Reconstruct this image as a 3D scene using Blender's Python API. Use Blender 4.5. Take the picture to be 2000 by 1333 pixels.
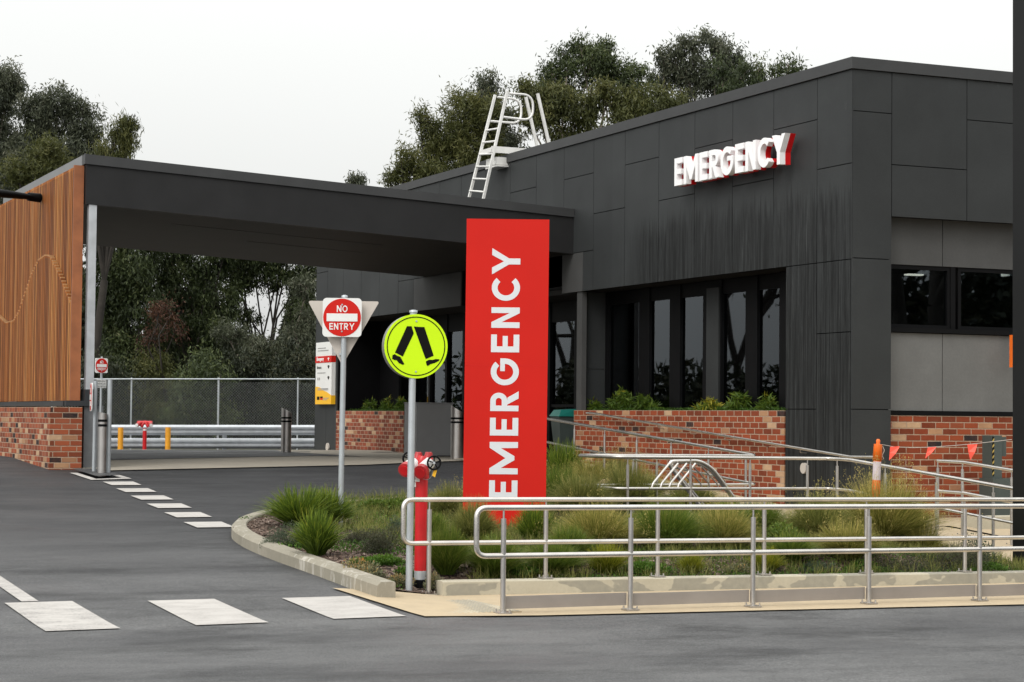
import bpy, math, random
import numpy as np
from mathutils import Vector

for o in list(bpy.data.objects): bpy.data.objects.remove(o)
S = bpy.context.scene
COL = S.collection
R = math.radians

# ------------------------------------------------------------------ camera
# world axes: +X runs along the short front of the clinic, +Y along its long side
F = 3950.0; EYE = 1.54
TH = R(24.1); PI_ = math.atan(150 / 3950.); RO = R(.55)
fw = np.array([math.sin(TH), math.cos(TH), 0]); rt = np.array([math.cos(TH), -math.sin(TH), 0]); up = np.array([0, 0, 1.])
cf = fw * math.cos(PI_) + up * math.sin(PI_); cu = up * math.cos(PI_) - fw * math.sin(PI_)
cr = rt * math.cos(RO) + cu * math.sin(RO); cu = cu * math.cos(RO) - rt * math.sin(RO)
cam = bpy.data.cameras.new('camera'); co = bpy.data.objects.new('camera', cam); COL.objects.link(co)
from mathutils import Matrix
co.matrix_world = Matrix(((cr[0], cu[0], -cf[0], 0), (cr[1], cu[1], -cf[1], 0), (cr[2], cu[2], -cf[2], EYE), (0, 0, 0, 1)))
cam.sensor_width = 36; cam.lens = F * 36 / 2000; cam.clip_start = .1; cam.clip_end = 3000
S.camera = co
CP = np.array([0, 0, EYE])
# survey helpers: where a sight line of the site survey meets a plane / distance
def ray(px, py): return cf + cr * (px - 1000) / F - cu * (py - 666.5) / F
def atX(px, py, x): d = ray(px, py); return CP + d * x / d[0]
def atY(px, py, y): d = ray(px, py); return CP + d * y / d[1]
def atD(px, py, dd): return CP + ray(px, py) * dd

# ------------------------------------------------------------------ light
S.view_settings.view_transform = 'Standard'; S.view_settings.look = 'None'
S.view_settings.exposure = 0.0; S.view_settings.gamma = 1.0
W = bpy.data.worlds.new('World'); S.world = W; W.use_nodes = True
nt = W.node_tree; nt.nodes.clear()
N = nt.nodes.new; L = nt.links.new
out = N('ShaderNodeOutputWorld')
sky = N('ShaderNodeTexSky'); sky.sky_type = 'NISHITA'; sky.sun_disc = False
sky.sun_elevation = R(41.4); sky.sun_rotation = R(235.9); sky.air_density = 2; sky.dust_density = 6
hs = N('ShaderNodeHueSaturation'); hs.inputs['Saturation'].default_value = .12
L(sky.outputs[0], hs.inputs['Color'])
b1 = N('ShaderNodeBackground'); b1.inputs['Strength'].default_value = .05; L(hs.outputs[0], b1.inputs['Color'])
# overcast cloud layer: horizon paler than the zenith (CIE overcast sky)
tc = N('ShaderNodeTexCoord'); sx = N('ShaderNodeSeparateXYZ'); L(tc.outputs['Generated'], sx.inputs[0])
mr = N('ShaderNodeMapRange'); mr.inputs['From Min'].default_value = 0; mr.inputs['From Max'].default_value = 1
mr.inputs['To Min'].default_value = .62; mr.inputs['To Max'].default_value = 1.75; L(sx.outputs['Z'], mr.inputs['Value'])
nz = N('ShaderNodeTexNoise'); nz.inputs['Scale'].default_value = 1.6; nz.inputs['Detail'].default_value = 4
mp = N('ShaderNodeMapping'); mp.inputs['Scale'].default_value = (1, 1, 2.5); L(tc.outputs['Generated'], mp.inputs[0]); L(mp.outputs[0], nz.inputs['Vector'])
mn = N('ShaderNodeMapRange'); mn.inputs['To Min'].default_value = .93; mn.inputs['To Max'].default_value = 1.07; L(nz.outputs[0], mn.inputs['Value'])
mm = N('ShaderNodeMath'); mm.operation = 'MULTIPLY'; L(mr.outputs[0], mm.inputs[0]); L(mn.outputs[0], mm.inputs[1])
b2 = N('ShaderNodeBackground'); b2.inputs['Color'].default_value = (.985, 1, .985, 1); L(mm.outputs[0], b2.inputs['Strength'])
ad = N('ShaderNodeAddShader'); L(b1.outputs[0], ad.inputs[0]); L(b2.outputs[0], ad.inputs[1]); L(ad.outputs[0], out.inputs[0])
sl = bpy.data.lights.new('sun', 'SUN'); sl.energy = 1.1; sl.angle = R(22); sl.color = (1, .965, .92)
so = bpy.data.objects.new('sun', sl); COL.objects.link(so)
# veiled sun behind and to the left of the viewer, high
sd = Vector((-.62, -.42, .66)).normalized()
so.rotation_euler = sd.to_track_quat('Z', 'Y').to_euler(); so.location = (0, 0, 30)
S.cycles.max_bounces = 7; S.cycles.transparent_max_bounces = 12
S.cycles.diffuse_bounces = 3; S.cycles.glossy_bounces = 3

# ------------------------------------------------------------------ mesh helpers
def tag(o, label=None, cat=None, group=None, kind=None):
    if label: o['label'] = label
    if cat: o['category'] = cat
    if group: o['group'] = group
    if kind: o['kind'] = kind
    return o
def thing(name, label, cat, loc, group=None):
    o = bpy.data.objects.new(name, None); COL.objects.link(o); o.location = [float(c) for c in loc]
    o.empty_display_size = .2
    return tag(o, label, cat, group)
def wloc(o):
    l = Vector((0, 0, 0))
    while o is not None: l += o.location; o = o.parent
    return l
class MB:
    def __init__(s): s.v = []; s.f = []; s.s = []
    def add(s, vs, fs, smooth=False):
        n = len(s.v); s.v += [tuple(float(c) for c in v) for v in vs]
        s.f += [tuple(i + n for i in f) for f in fs]; s.s += [smooth] * len(fs); return s
    def box(s, x0, x1, y0, y1, z0, z1):
        return s.add([(x0, y0, z0), (x1, y0, z0), (x1, y1, z0), (x0, y1, z0), (x0, y0, z1), (x1, y0, z1), (x1, y1, z1), (x0, y1, z1)],
                     [(0, 3, 2, 1), (4, 5, 6, 7), (0, 1, 5, 4), (1, 2, 6, 5), (2, 3, 7, 6), (3, 0, 4, 7)])
    def obox(s, c, ax, ay, az):   # centre, half axis vectors
        c = Vector(c); ax = Vector(ax); ay = Vector(ay); az = Vector(az)
        vs = [c - ax - ay - az, c + ax - ay - az, c + ax + ay - az, c - ax + ay - az, c - ax - ay + az, c + ax - ay + az, c + ax + ay + az, c - ax + ay + az]
        return s.add(vs, [(0, 3, 2, 1), (4, 5, 6, 7), (0, 1, 5, 4), (1, 2, 6, 5), (2, 3, 7, 6), (3, 0, 4, 7)])
    def tube(s, pts, r, n=10, caps=True, sx=1, sy=1):
        pts = [Vector([float(c) for c in p]) for p in pts]; m = len(pts)
        rs = r if isinstance(r, (list, tuple)) else [r] * m
        T = []
        for i in range(m):
            t = (pts[min(i + 1, m - 1)] - pts[max(i - 1, 0)]).normalized(); T.append(t)
        a = Vector((0, 0, 1)) if abs(T[0].z) < .9 else Vector((1, 0, 0))
        u = T[0].cross(a).normalized(); vs = []
        for i in range(m):
            u = (u - T[i] * u.dot(T[i])).normalized(); w = T[i].cross(u)
            for k in range(n):
                q = 2 * math.pi * (k + .5) / n
                vs.append(pts[i] + (u * math.cos(q) * sx + w * math.sin(q) * sy) * rs[i])
        fs = [(i * n + k, i * n + (k + 1) % n, (i + 1) * n + (k + 1) % n, (i + 1) * n + k) for i in range(m - 1) for k in range(n)]
        s.add(vs, fs, n > 4)
        if caps:
            s.add(vs[:n], [tuple(range(n - 1, -1, -1))]); s.add(vs[-n:], [tuple(range(n))])
        return s
    def cyl(s, p0, p1, r0, r1=None, n=12): return s.tube([p0, p1], [r0, r0 if r1 is None else r1], n)
    def prism(s, poly, o, ex, ey, en, t):  # 2D polygon in plane (o,ex,ey) extruded t along en
        o = Vector([float(c) for c in o]); ex = Vector([float(c) for c in ex]); ey = Vector([float(c) for c in ey]); en = Vector([float(c) for c in en])
        n = len(poly); ar = sum(poly[i][0] * poly[(i + 1) % n][1] - poly[(i + 1) % n][0] * poly[i][1] for i in range(n))
        if (ar > 0) != (ex.cross(ey).dot(en) > 0): poly = poly[::-1]
        vb = [o + ex * p[0] + ey * p[1] for p in poly]; vt = [v + en * t for v in vb]
        return s.add(vb + vt, [tuple(range(n - 1, -1, -1)), tuple(range(n, 2 * n))] + [(i, (i + 1) % n, n + (i + 1) % n, n + i) for i in range(n)])
    def build(s, name, mat, parent=None, label=None):
        off = wloc(parent) if parent else Vector((0, 0, 0))
        me = bpy.data.meshes.new(name)
        me.from_pydata([(v[0] - off.x, v[1] - off.y, v[2] - off.z) for v in s.v], [], s.f)
        me.polygons.foreach_set('use_smooth', s.s)
        me.materials.append(mat); me.update()
        o = bpy.data.objects.new(name, me); COL.objects.link(o)
        if parent: o.parent = parent
        if label: o['label'] = label
        return o
def npmesh(name, V, FQ, tint, mat, parent=None, loc=None):
    """numpy mesh of quads with a per-vertex tint value"""
    off = np.array(loc if loc is not None else (tuple(wloc(parent)) if parent else (0, 0, 0)), float)
    V = np.asarray(V, np.float32) - off.astype(np.float32)
    me = bpy.data.meshes.new(name); nf = len(FQ)
    me.vertices.add(len(V)); me.vertices.foreach_set('co', V.ravel())
    me.loops.add(nf * 4); me.polygons.add(nf)
    me.loops.foreach_set('vertex_index', np.asarray(FQ, np.int32).ravel())
    me.polygons.foreach_set('loop_start', np.arange(0, nf * 4, 4, dtype=np.int32))
    me.polygons.foreach_set('loop_total', np.full(nf, 4, np.int32))
    me.update(calc_edges=True)
    a = me.attributes.new('tint', 'FLOAT', 'POINT'); a.data.foreach_set('value', np.asarray(tint, np.float32))
    me.materials.append(mat)
    o = bpy.data.objects.new(name, me); COL.objects.link(o)
    if parent: o.parent = parent
    elif loc is not None: o.location = [float(c) for c in loc]
    return o
def copy_tree(o, parent=None):
    c = o.copy(); COL.objects.link(c)
    if parent: c.parent = parent
    for ch in [x for x in bpy.data.objects if x.parent == o]: copy_tree(ch, c)
    return c
def fillet(pts, rad, n=6):
    pts = [Vector([float(c) for c in p]) for p in pts]; o = [pts[0]]
    for i in range(1, len(pts) - 1):
        a, b, c = pts[i - 1], pts[i], pts[i + 1]; d0 = (a - b); d1 = (c - b)
        r = min(rad, d0.length * .45, d1.length * .45); p0 = b + d0.normalized() * r; p1 = b + d1.normalized() * r
        for k in range(n + 1):
            t = k / n; o.append(p0 * (1 - t) ** 2 + b * 2 * t * (1 - t) + p1 * t * t)
    o.append(pts[-1]); return o

# ------------------------------------------------------------------ materials
class MT:
    def __init__(s, name):
        s.m = bpy.data.materials.new(name); s.m.use_nodes = True; s.t = s.m.node_tree
        s.b = s.t.nodes['Principled BSDF']; s.o = s.t.nodes['Material Output']
    def n(s, t, **k):
        x = s.t.nodes.new('ShaderNode' + t)
        for a, v in k.items():
            if a.startswith('i_'): x.inputs[a[2:].replace('_', ' ')].default_value = v
            else: setattr(x, a, v)
        return x
    def l(s, a, b): s.t.links.new(a, b)
    def math(s, op, a, b=None, c=None):
        x = s.t.nodes.new('ShaderNodeMath'); x.operation = op
        for i, v in enumerate((a, b, c)):
            if v is None: continue
            if isinstance(v, (int, float)): x.inputs[i].default_value = v
            else: s.l(v, x.inputs[i])
        return x.outputs[0]
    def pos(s):
        g = s.n('NewGeometry'); return g.outputs['Position']
    def xyz(s, v):
        x = s.n('SeparateXYZ'); s.l(v, x.inputs[0]); return x.outputs
    def mapv(s, v, sc):
        x = s.n('Mapping'); x.inputs['Scale'].default_value = sc; s.l(v, x.inputs[0]); return x.outputs[0]
    def noise(s, v, scale, detail=4, rough=.55):
        x = s.n('TexNoise'); x.inputs['Scale'].default_value = scale; x.inputs['Detail'].default_value = detail; x.inputs['Roughness'].default_value = rough
        s.l(v, x.inputs['Vector']); return x.outputs[0]
    def ramp(s, f, stops, interp='LINEAR'):
        x = s.n('ValToRGB'); e = x.color_ramp; e.interpolation = interp
        while len(e.elements) < len(stops): e.elements.new(.5)
        for el, (p, c) in zip(e.elements, stops):
            el.position = p; el.color = (c[0], c[1], c[2], 1) if len(c) >= 3 else (c[0],) * 3 + (1,)
        s.l(f, x.inputs[0]); return x.outputs[0]
    def mix(s, f, a, b, mode='MIX'):
        x = s.t.nodes.new('ShaderNodeMix'); x.data_type = 'RGBA'; x.blend_type = mode
        for i, v in ((0, f), (6, a), (7, b)):
            if isinstance(v, (int, float)): x.inputs[i].default_value = v
            elif isinstance(v, tuple): x.inputs[i].default_value = (v + (1,))[:4]
            else: s.l(v, x.inputs[i])
        return x.outputs[2]
    def mr(s, v, a, b, c, d):
        x = s.n('MapRange'); x.inputs[1].default_value = a; x.inputs[2].default_value = b; x.inputs[3].default_value = c; x.inputs[4].default_value = d
        s.l(v, x.inputs[0]); return x.outputs[0]
    def bump(s, h, strength=.3, dist=.01):
        x = s.n('Bump'); x.inputs['Strength'].default_value = strength; x.inputs['Distance'].default_value = dist
        s.l(h, x.inputs['Height']); s.l(x.outputs[0], s.b.inputs['Normal'])
    def fin(s, col=None, rough=.6, metal=0., spec=.5):
        if col is not None:
            if isinstance(col, tuple): s.b.inputs['Base Color'].default_value = (col + (1,))[:4]
            else: s.l(col, s.b.inputs['Base Color'])
        if isinstance(rough, (int, float)): s.b.inputs['Roughness'].default_value = rough
        else: s.l(rough, s.b.inputs['Roughness'])
        s.b.inputs['Metallic'].default_value = metal; s.b.inputs['Specular IOR Level'].default_value = spec
        return s.m
def simple(name, col, rough=.5, metal=0., var=.12, scale=6, bump=0., spec=.5):
    m = MT(name); p = m.pos(); n = m.noise(p, scale, 5)
    f = m.mr(n, .3, .7, 1 - var, 1 + var)
    c = m.mix(1.0, col, m.ramp(f, [(0, (0, 0, 0)), (1, (1, 1, 1))]), 'MULTIPLY') if False else None
    x = m.n('HueSaturation'); x.inputs['Color'].default_value = (col + (1,))[:4]; m.l(f, x.inputs['Value'])
    if bump: m.bump(m.noise(p, 90, 3), bump, .005)
    return m.fin(x.outputs[0], rough, metal, spec)

def brick_mat(name, axis, z_top, tan=.22, dark=.06, red=(.23, .045, .018), shift=0.):
    m = MT(name); p = m.xyz(m.pos()); u = m.math('ADD', p[axis], 100.0 + shift)
    zz = m.math('SUBTRACT', 50 * .086 + z_top, p[2])
    row = m.math('FLOOR', m.math('DIVIDE', zz, .086))
    off = m.math('MULTIPLY', m.math('MODULO', row, 2.0), .12)
    wn0 = m.n('TexWhiteNoise', noise_dimensions='1D'); m.l(row, wn0.inputs['W'])
    uu = m.math('ADD', m.math('ADD', u, off), m.math('MULTIPLY', wn0.outputs[0], .03))
    col = m.math('FLOOR', m.math('DIVIDE', uu, .24))
    fu = m.math('MULTIPLY', m.math('FRACT', m.math('DIVIDE', uu, .24)), .24)
    fz = m.math('MULTIPLY', m.math('FRACT', m.math('DIVIDE', zz, .086)), .086)
    wob = m.math('MULTIPLY', m.math('SUBTRACT', m.noise(m.pos(), 22, 3), .5), .010)
    du = m.math('MULTIPLY', m.math('ADD', m.math('MINIMUM', fu, m.math('SUBTRACT', .24, fu)), wob), {1: .62, 0: 1.0}[axis])
    dz = m.math('ADD', m.math('MINIMUM', fz, m.math('SUBTRACT', .086, fz)), wob)
    msk = m.mr(m.math('MINIMUM', du, dz), .0045, .0085, 0, 1)
    cx = m.n('CombineXYZ'); m.l(col, cx.inputs[0]); m.l(row, cx.inputs[1])
    wn = m.n('TexWhiteNoise', noise_dimensions='2D'); m.l(cx.outputs[0], wn.inputs['Vector'])
    r0 = tuple(c * .72 for c in red); r1 = (red[0] * 1.3, red[1] * 1.35, red[2] * 1.3)
    a = 1 - tan - dark
    base = m.ramp(wn.outputs[0], [(0, r0), (a * .3, red), (a * .62, r1), (a * .85, (red[0] * 1.2, red[1] * 1.45, red[2] * 1.6)),
                                  (a, (.42, .24, .13)), (a + tan * .5, (.50, .33, .20)), (a + tan * .85, (.34, .17, .09)), (1 - dark, (.018, .017, .018))], 'CONSTANT')
    blot = m.noise(m.pos(), 14, 5, .65)
    base = m.mix(m.mr(blot, .42, .75, 0, .5), base, m.mix(.5, base, (.28, .085, .045)))
    base = m.mix(m.mr(m.noise(m.pos(), 2.2, 4), .4, .8, 0, .35), base, (.12, .05, .03))
    mort = m.mix(m.noise(m.pos(), 9, 4), (.30, .195, .13), (.43, .33, .245))
    c = m.mix(msk, mort, base)
    m.bump(m.math('ADD', msk, m.math('MULTIPLY', m.noise(m.pos(), 45, 4), .5)), .75, .007)
    return m.fin(c, .85, 0, .25)

def panel_mat(name, base, streaks=False, light=1.0):
    m = MT(name); P = m.pos(); p = m.xyz(P)
    cx = m.n('CombineXYZ')  # per panel tone
    m.l(m.math('FLOOR', m.math('DIVIDE', m.math('ADD', p[1], 100 - 22.84), 1.165)), cx.inputs[0])
    wn = m.n('TexWhiteNoise', noise_dimensions='2D'); m.l(cx.outputs[0], wn.inputs['Vector'])
    v = m.math('ADD', m.mr(m.noise(P, 1.3, 5, .6), .3, .7, .86, 1.14), m.mr(wn.outputs[0], 0, 1, -.07, .07))
    v = m.math('MULTIPLY', v, m.mr(m.noise(P, 30, 4, .7), .3, .7, .93, 1.07))
    x = m.n('HueSaturation'); x.inputs['Color'].default_value = base + (1,); m.l(v, x.inputs['Value'])
    c = x.outputs[0]
    # pale scuffs and lime marks
    sc = m.noise(m.mapv(P, (1, 1, .35)), 7, 6, .75)
    c = m.mix(m.mr(sc, .66, .78, 0, .30), c, tuple(min(1, b * 2.6 + .04) for b in base))
    if streaks:
        s1 = m.noise(m.mapv(P, (1, 14, .4)), 1.6, 7, .8)
        top = m.math('ADD', m.mr(m.noise(m.mapv(P, (1, 9, .05)), 2.2, 6, .8), .3, .7, 4.25, 5.1), 0.)
        below = m.mr(m.math('SUBTRACT', top, p[2]), -.03, .12, 0, 1)
        yr = m.math('MULTIPLY', m.mr(p[1], 29.6, 28.6, 0, 1), m.mr(p[1], 22.8, 23.0, 0, 1))
        msk = m.math('MULTIPLY', m.math('MULTIPLY', below, m.mr(s1, .42, .56, .22, 1)), yr)
        c = m.mix(m.math('MULTIPLY', msk, .86), c, (.004, .0043, .0043))
        s2 = m.noise(m.mapv(P, (1, 14, .5)), 2.1, 6, .75)
        w = m.math('MULTIPLY', m.math('MULTIPLY', m.mr(s2, .56, .72, 0, .5), m.mr(p[2], 4.7, 4.2, 0, 1)), m.mr(p[1], 31, 29, 0, 1))
        c = m.mix(w, c, (.11, .115, .115))
    m.bump(m.noise(P, 60, 4), .12, .004)
    return m.fin(c, .6, 0, .25)

def concrete_mat(name, a, b, stain=None, scale=2.2):
    m = MT(name); P = m.pos(); n = m.noise(P, scale, 6, .6)
    c = m.mix(m.mr(n, .3, .7, 0, 1), a, b)
    c = m.mix(m.mr(m.noise(P, 40, 3), .3, .7, 0, .22), c, tuple(x * .6 for x in a))
    c = m.mix(m.mr(m.noise(P, .8, 5, .7), .55, .75, 0, .30), c, tuple(x * .62 for x in a))
    if stain:
        p = m.xyz(P)
        s = m.noise(m.mapv(P, (1, .1, 1.6)), 2.3, 3, .5)
        k = m.math('MULTIPLY', m.mr(s, .50, .515, 0, 1), m.mr(m.noise(P, 15, 3), .3, .7, .7, 1))
        k = m.math('MULTIPLY', k, m.mr(p[2], .115, .10, 0, 1))
        c = m.mix(m.math('MULTIPLY', k, .8), c, stain)
    m.bump(m.noise(P, 70, 5, .7), .25, .004)
    return m.fin(c, .88, 0, .25)

def asphalt_mat(name, a, b, rough=.62, age_sheen=None):
    m = MT(name); P = m.pos(); p = m.xyz(P)
    mp = m.n('Mapping'); mp.inputs['Rotation'].default_value = (0, 0, R(24)); mp.inputs['Scale'].default_value = (.55, 1.0, 1); m.l(P, mp.inputs[0]); p2 = mp.outputs[0]
    c = m.mix(m.mr(m.noise(p2, .7, 7, .62), .32, .68, 0, 1), a, b)
    if age_sheen:   # older, greyer seal near the crossing road, glancing sheen put into the colour too
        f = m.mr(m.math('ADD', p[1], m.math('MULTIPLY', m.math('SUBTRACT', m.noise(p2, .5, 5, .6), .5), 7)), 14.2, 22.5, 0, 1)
        c = m.mix(f, m.mix(m.mr(m.noise(p2, .62, 7, .65), .32, .68, 0, 1), *age_sheen), c)
    c = m.mix(m.mr(m.noise(p2, 1.0, 7, .7), .50, .66, 0, .62), c, tuple(x * .6 for x in a))
    c = m.mix(m.mr(m.noise(p2, 4.5, 6, .7), .50, .72, 0, .35), c, (.035, .035, .036))
    g = m.noise(P, 85, 4, .75)
    hv = m.n('HueSaturation'); m.l(c, hv.inputs['Color'])
    m.l(m.math('MULTIPLY', m.mr(g, .36, .66, .55, 1.5), m.mr(m.noise(P, 34, 5, .75), .35, .65, .78, 1.22)), hv.inputs['Value']); c = hv.outputs[0]
    c = m.mix(m.mr(m.noise(P, 150, 2), .68, .74, 0, .6), c, (.34, .33, .31))
    v = m.n('TexVoronoi', feature='F1'); v.inputs['Scale'].default_value = 1.3; m.l(P, v.inputs['Vector'])
    c = m.mix(m.mr(v.outputs['Distance'], .010, .022, .9, 0), c, (.012, .011, .010))
    m.bump(m.math('ADD', g, m.math('MULTIPLY', m.noise(P, 38, 4), .7)), .7, .008)
    return m.fin(c, m.mr(m.noise(p2, .9, 5), .35, .65, rough - .1, rough + .16), 0, .22)

def paint_mat(name, wear=.5):
    m = MT(name); P = m.pos()
    n = m.noise(P, 42, 6, .8); n2 = m.noise(m.mapv(P, (1, 2.2, 1)), 3.0, 5, .65)
    k = m.math('MULTIPLY', m.mr(n, .46, .60, 0, 1), m.mr(n2, .38, .66, 0, wear))
    c = m.mix(k, m.mix(m.mr(n2, .3, .7, 0, 1), (.50, .475, .445), (.40, .375, .35)), (.10, .098, .096))
    c = m.mix(m.mr(m.noise(P, 110, 3), .5, .7, 0, .3), c, (.25, .24, .23))
    m.bump(m.noise(P, 90, 4), .4, .004)
    return m.fin(c, .65, 0, .3)

def foliage(name, stops, transl=.25, rough=.55):
    m = MT(name); at = m.n('Attribute'); at.attribute_name = 'tint'
    c = m.ramp(at.outputs['Fac'], stops)
    m.fin(c, rough, 0, .3)
    tr = m.n('BsdfTranslucent'); m.l(c, tr.inputs['Color'])
    mx = m.n('MixShader'); mx.inputs[0].default_value = transl
    m.l(m.b.outputs[0], mx.inputs[1]); m.l(tr.outputs[0], mx.inputs[2]); m.l(mx.outputs[0], m.o.inputs[0])
    return m.m
def wood_mat(name):
    m = MT(name); P = m.pos(); p = m.xyz(P)
    cx = m.n('CombineXYZ'); m.l(m.math('FLOOR', m.math('MULTIPLY', m.math('SUBTRACT', p[1], 31.675), 1 / .1115)), cx.inputs[0])
    wn = m.n('TexWhiteNoise', noise_dimensions='2D'); m.l(cx.outputs[0], wn.inputs['Vector'])
    c = m.ramp(wn.outputs[0], [(0, (.27, .082, .017)), (.35, (.40, .128, .026)), (.7, (.52, .185, .042)), (1, (.64, .29, .088))])
    g = m.noise(m.mapv(P, (14, 14, .7)), 3, 6, .7)
    c = m.mix(m.mr(g, .35, .7, 0, .5), c, (.13, .045, .018))
    m.bump(g, .3, .004)
    return m.fin(c, .6, 0, .3)
def glass_mat(name):
    m = MT(name); t = m.t
    m.t.nodes.remove(m.b)
    tr = m.n('BsdfTransparent'); tr.inputs[0].default_value = (.42, .45, .45, 1)
    gl = m.n('BsdfGlossy'); gl.inputs['Roughness'].default_value = .012; gl.inputs['Color'].default_value = (.86, .93, 1, 1)
    fr = m.n('Fresnel'); fr.inputs['IOR'].default_value = 1.62
    mx = m.n('MixShader'); m.l(fr.outputs[0], mx.inputs[0]); m.l(tr.outputs[0], mx.inputs[1]); m.l(gl.outputs[0], mx.inputs[2]); m.l(mx.outputs[0], m.o.inputs[0])
    return m.m
def emis(name, col, st):
    m = MT(name); m.b.inputs['Emission Color'].default_value = col + (1,); m.b.inputs['Emission Strength'].default_value = st
    return m.fin((.8, .8, .8), .5)

M = {}
M['panel'] = panel_mat('dark cladding', (.031, .0335, .0340), True)
M['panel2'] = panel_mat('front cladding', (.029, .0312, .0318))
M['lightpanel'] = panel_mat('grey cement sheet', (.128, .128, .124))
M['midpanel'] = panel_mat('grey painted sheet', (.064, .064, .063))
M['cap'] = simple('capping metal', (.050, .051, .052), .5, .2, .08, 3, 0, .3)
M['skylit_cap'] = simple('canopy capping', (.17, .172, .175), .36, .35, .06, 3)  # paler than the front capping: sky reflection put into the colour
M['fascia'] = simple('canopy fascia', (.017, .017, .0175), .55, 0, .14, 2.5, 0, .25)
M['soffit'] = simple('soffit lining', (.0135, .0122, .011), .6, 0, .25, 1.8, 0, .2)
M['black'] = simple('black metal', (.0035, .0035, .004), .55, 0, .15, 4, 0, .12)
M['blackcol'] = simple('black steel column', (.0055, .0058, .006), .5, 0, .2, 2, 0, .25)
M['darksteel'] = simple('dark steel', (.035, .038, .042), .45, .3, .15, 4)
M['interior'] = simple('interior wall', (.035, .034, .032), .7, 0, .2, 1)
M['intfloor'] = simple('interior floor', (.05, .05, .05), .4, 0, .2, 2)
M['brickR'] = brick_mat('brick front', 0, 1.62, .05, .018, (.215, .042, .015))
M['brickP'] = brick_mat('brick planter', 1, 1.68, .085, .03, (.215, .042, .015))
M['brickL'] = brick_mat('brick canopy side', 1, 1.64, .22, .06, (.25, .060, .026), .05)
M['brickLx'] = brick_mat('brick canopy end', 0, 1.64, .2, .06, (.25, .060, .026))
M['brickF'] = brick_mat('brick far planter', 1, 1.66, .15, .07, (.22, .05, .025))
M['conc'] = concrete_mat('kerb concrete', (.33, .30, .24), (.25, .23, .18))
def drips(mat):
    m = MT.__new__(MT); m.m = mat; m.t = mat.node_tree; m.b = m.t.nodes['Principled BSDF']; P = m.pos()
    lk = m.b.inputs['Base Color'].links[0]; src = lk.from_socket
    k = m.math('MULTIPLY', m.mr(m.noise(m.mapv(P, (1, 1, .25)), 9, 4, .7), .56, .63, 0, .65), m.mr(m.noise(P, .9, 3), .45, .6, 0, 1))
    m.l(m.mix(k, src, (.55, .52, .46)), m.b.inputs['Base Color'])
drips(M['conc'])
M['upstand'] = concrete_mat('upstand concrete', (.50, .46, .36), (.43, .39, .30), (.235, .225, .19))
M['pier'] = concrete_mat('pier concrete', (.19, .195, .20), (.14, .145, .15), None, 5)
M['beige'] = concrete_mat('beige path', (.50, .40, .265), (.43, .345, .235), None, 4)
M['apron'] = concrete_mat('apron concrete', (.40, .355, .29), (.33, .30, .25), None, 1.5)
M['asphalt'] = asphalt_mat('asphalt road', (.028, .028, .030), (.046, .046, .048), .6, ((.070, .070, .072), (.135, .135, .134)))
M['asphalt2'] = asphalt_mat('asphalt driveway', (.055, .055, .057), (.078, .078, .079), .56)
M['paint'] = paint_mat('road paint', .75); M['paint2'] = paint_mat('fresh road paint', .25)
M['steel'] = None
def steel_mat(name, col, rough, met=1.0, sc=(1, 1, 1)):
    m = MT(name); P = m.pos(); g = m.noise(m.mapv(P, sc), 90, 4, .6)
    x = m.n('HueSaturation'); x.inputs['Color'].default_value = col + (1,); m.l(m.mr(m.noise(P, 5, 4), .3, .7, .88, 1.1), x.inputs['Value'])
    m.bump(g, .08, .002)
    return m.fin(x.outputs[0], m.mr(g, .3, .7, rough - .06, rough + .08), met, .5)
M['steel'] = steel_mat('brushed stainless', (.66, .63, .59), .30)
M['steelv'] = steel_mat('brushed stainless post', (.52, .50, .48), .38)
M['galv'] = steel_mat('galvanised steel', (.46, .49, .51), .5, .55)
M['galvb'] = steel_mat('galvanised guard rail', (.52, .54, .56), .42, .6)
M['wire'] = steel_mat('fence wire', (.22, .23, .23), .6, .3)
M['alum'] = steel_mat('white aluminium', (.74, .73, .70), .45, .25)
M['kick'] = simple('kick plate', (.33, .295, .265), .45, .4, .1, 3)
M['wood'] = wood_mat('timber slats')
M['woodboard'] = simple('timber end board', (.30, .10, .035), .6, 0, .25, 3)
M['cutwood'] = simple('pale cut timber', (.50, .27, .12), .7, 0, .15, 5)
M['red'] = simple('red sign face', (.56, .013, .007), .5, 0, .05, 1, 0, .18)
M['red3'] = simple('red return', (.58, .008, .01), .45, 0, .05, 3, 0, .3)
M['firered'] = simple('fire red paint', (.52, .008, .012), .32, 0, .1, 8)
M['pinkred'] = simple('faded red casting', (.42, .022, .025), .4, 0, .15, 14)
M['white'] = simple('white sign face', (.74, .74, .72), .42, 0, .03, 2)
M['letter'] = simple('white letter acrylic', (.93, .92, .92), .4, 0, .02, 2)
M['biglet'] = simple('silver white letter', (.66, .68, .70), .4, 0, .02, 2)
M['signback'] = simple('sign back', (.52, .47, .42), .5, .1, .05, 3)
M['lime'] = simple('lime sign face', (.56, .84, .008), .5, 0, .02, 3, 0, .2)
M['rim'] = simple('sign rim', (.25, .25, .24), .45, .5, .1, 5)
M['ink'] = simple('black sign ink', (.004, .004, .003), .6, 0, .05, 5, 0, .12)
M['greyink'] = simple('grey sign ink', (.30, .30, .29), .5, 0, .05, 5)
M['yellow'] = simple('yellow paint', (.72, .31, .015), .5, 0, .1, 9)
M['signyellow'] = simple('yellow sign band', (.85, .46, .01), .45, 0, .02, 3)
M['hazard'] = simple('faded hazard yellow', (.42, .30, .07), .6, 0, .15, 9)
M['orange'] = simple('orange plastic', (.85, .16, .015), .45, 0, .08, 9)
M['pinkfl'] = simple('fluoro flag', (.90, .10, .06), .6, 0, .06, 9)
M['reflect'] = simple('pale reflective band', (.60, .52, .55), .4, 0, .1, 9)
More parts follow.
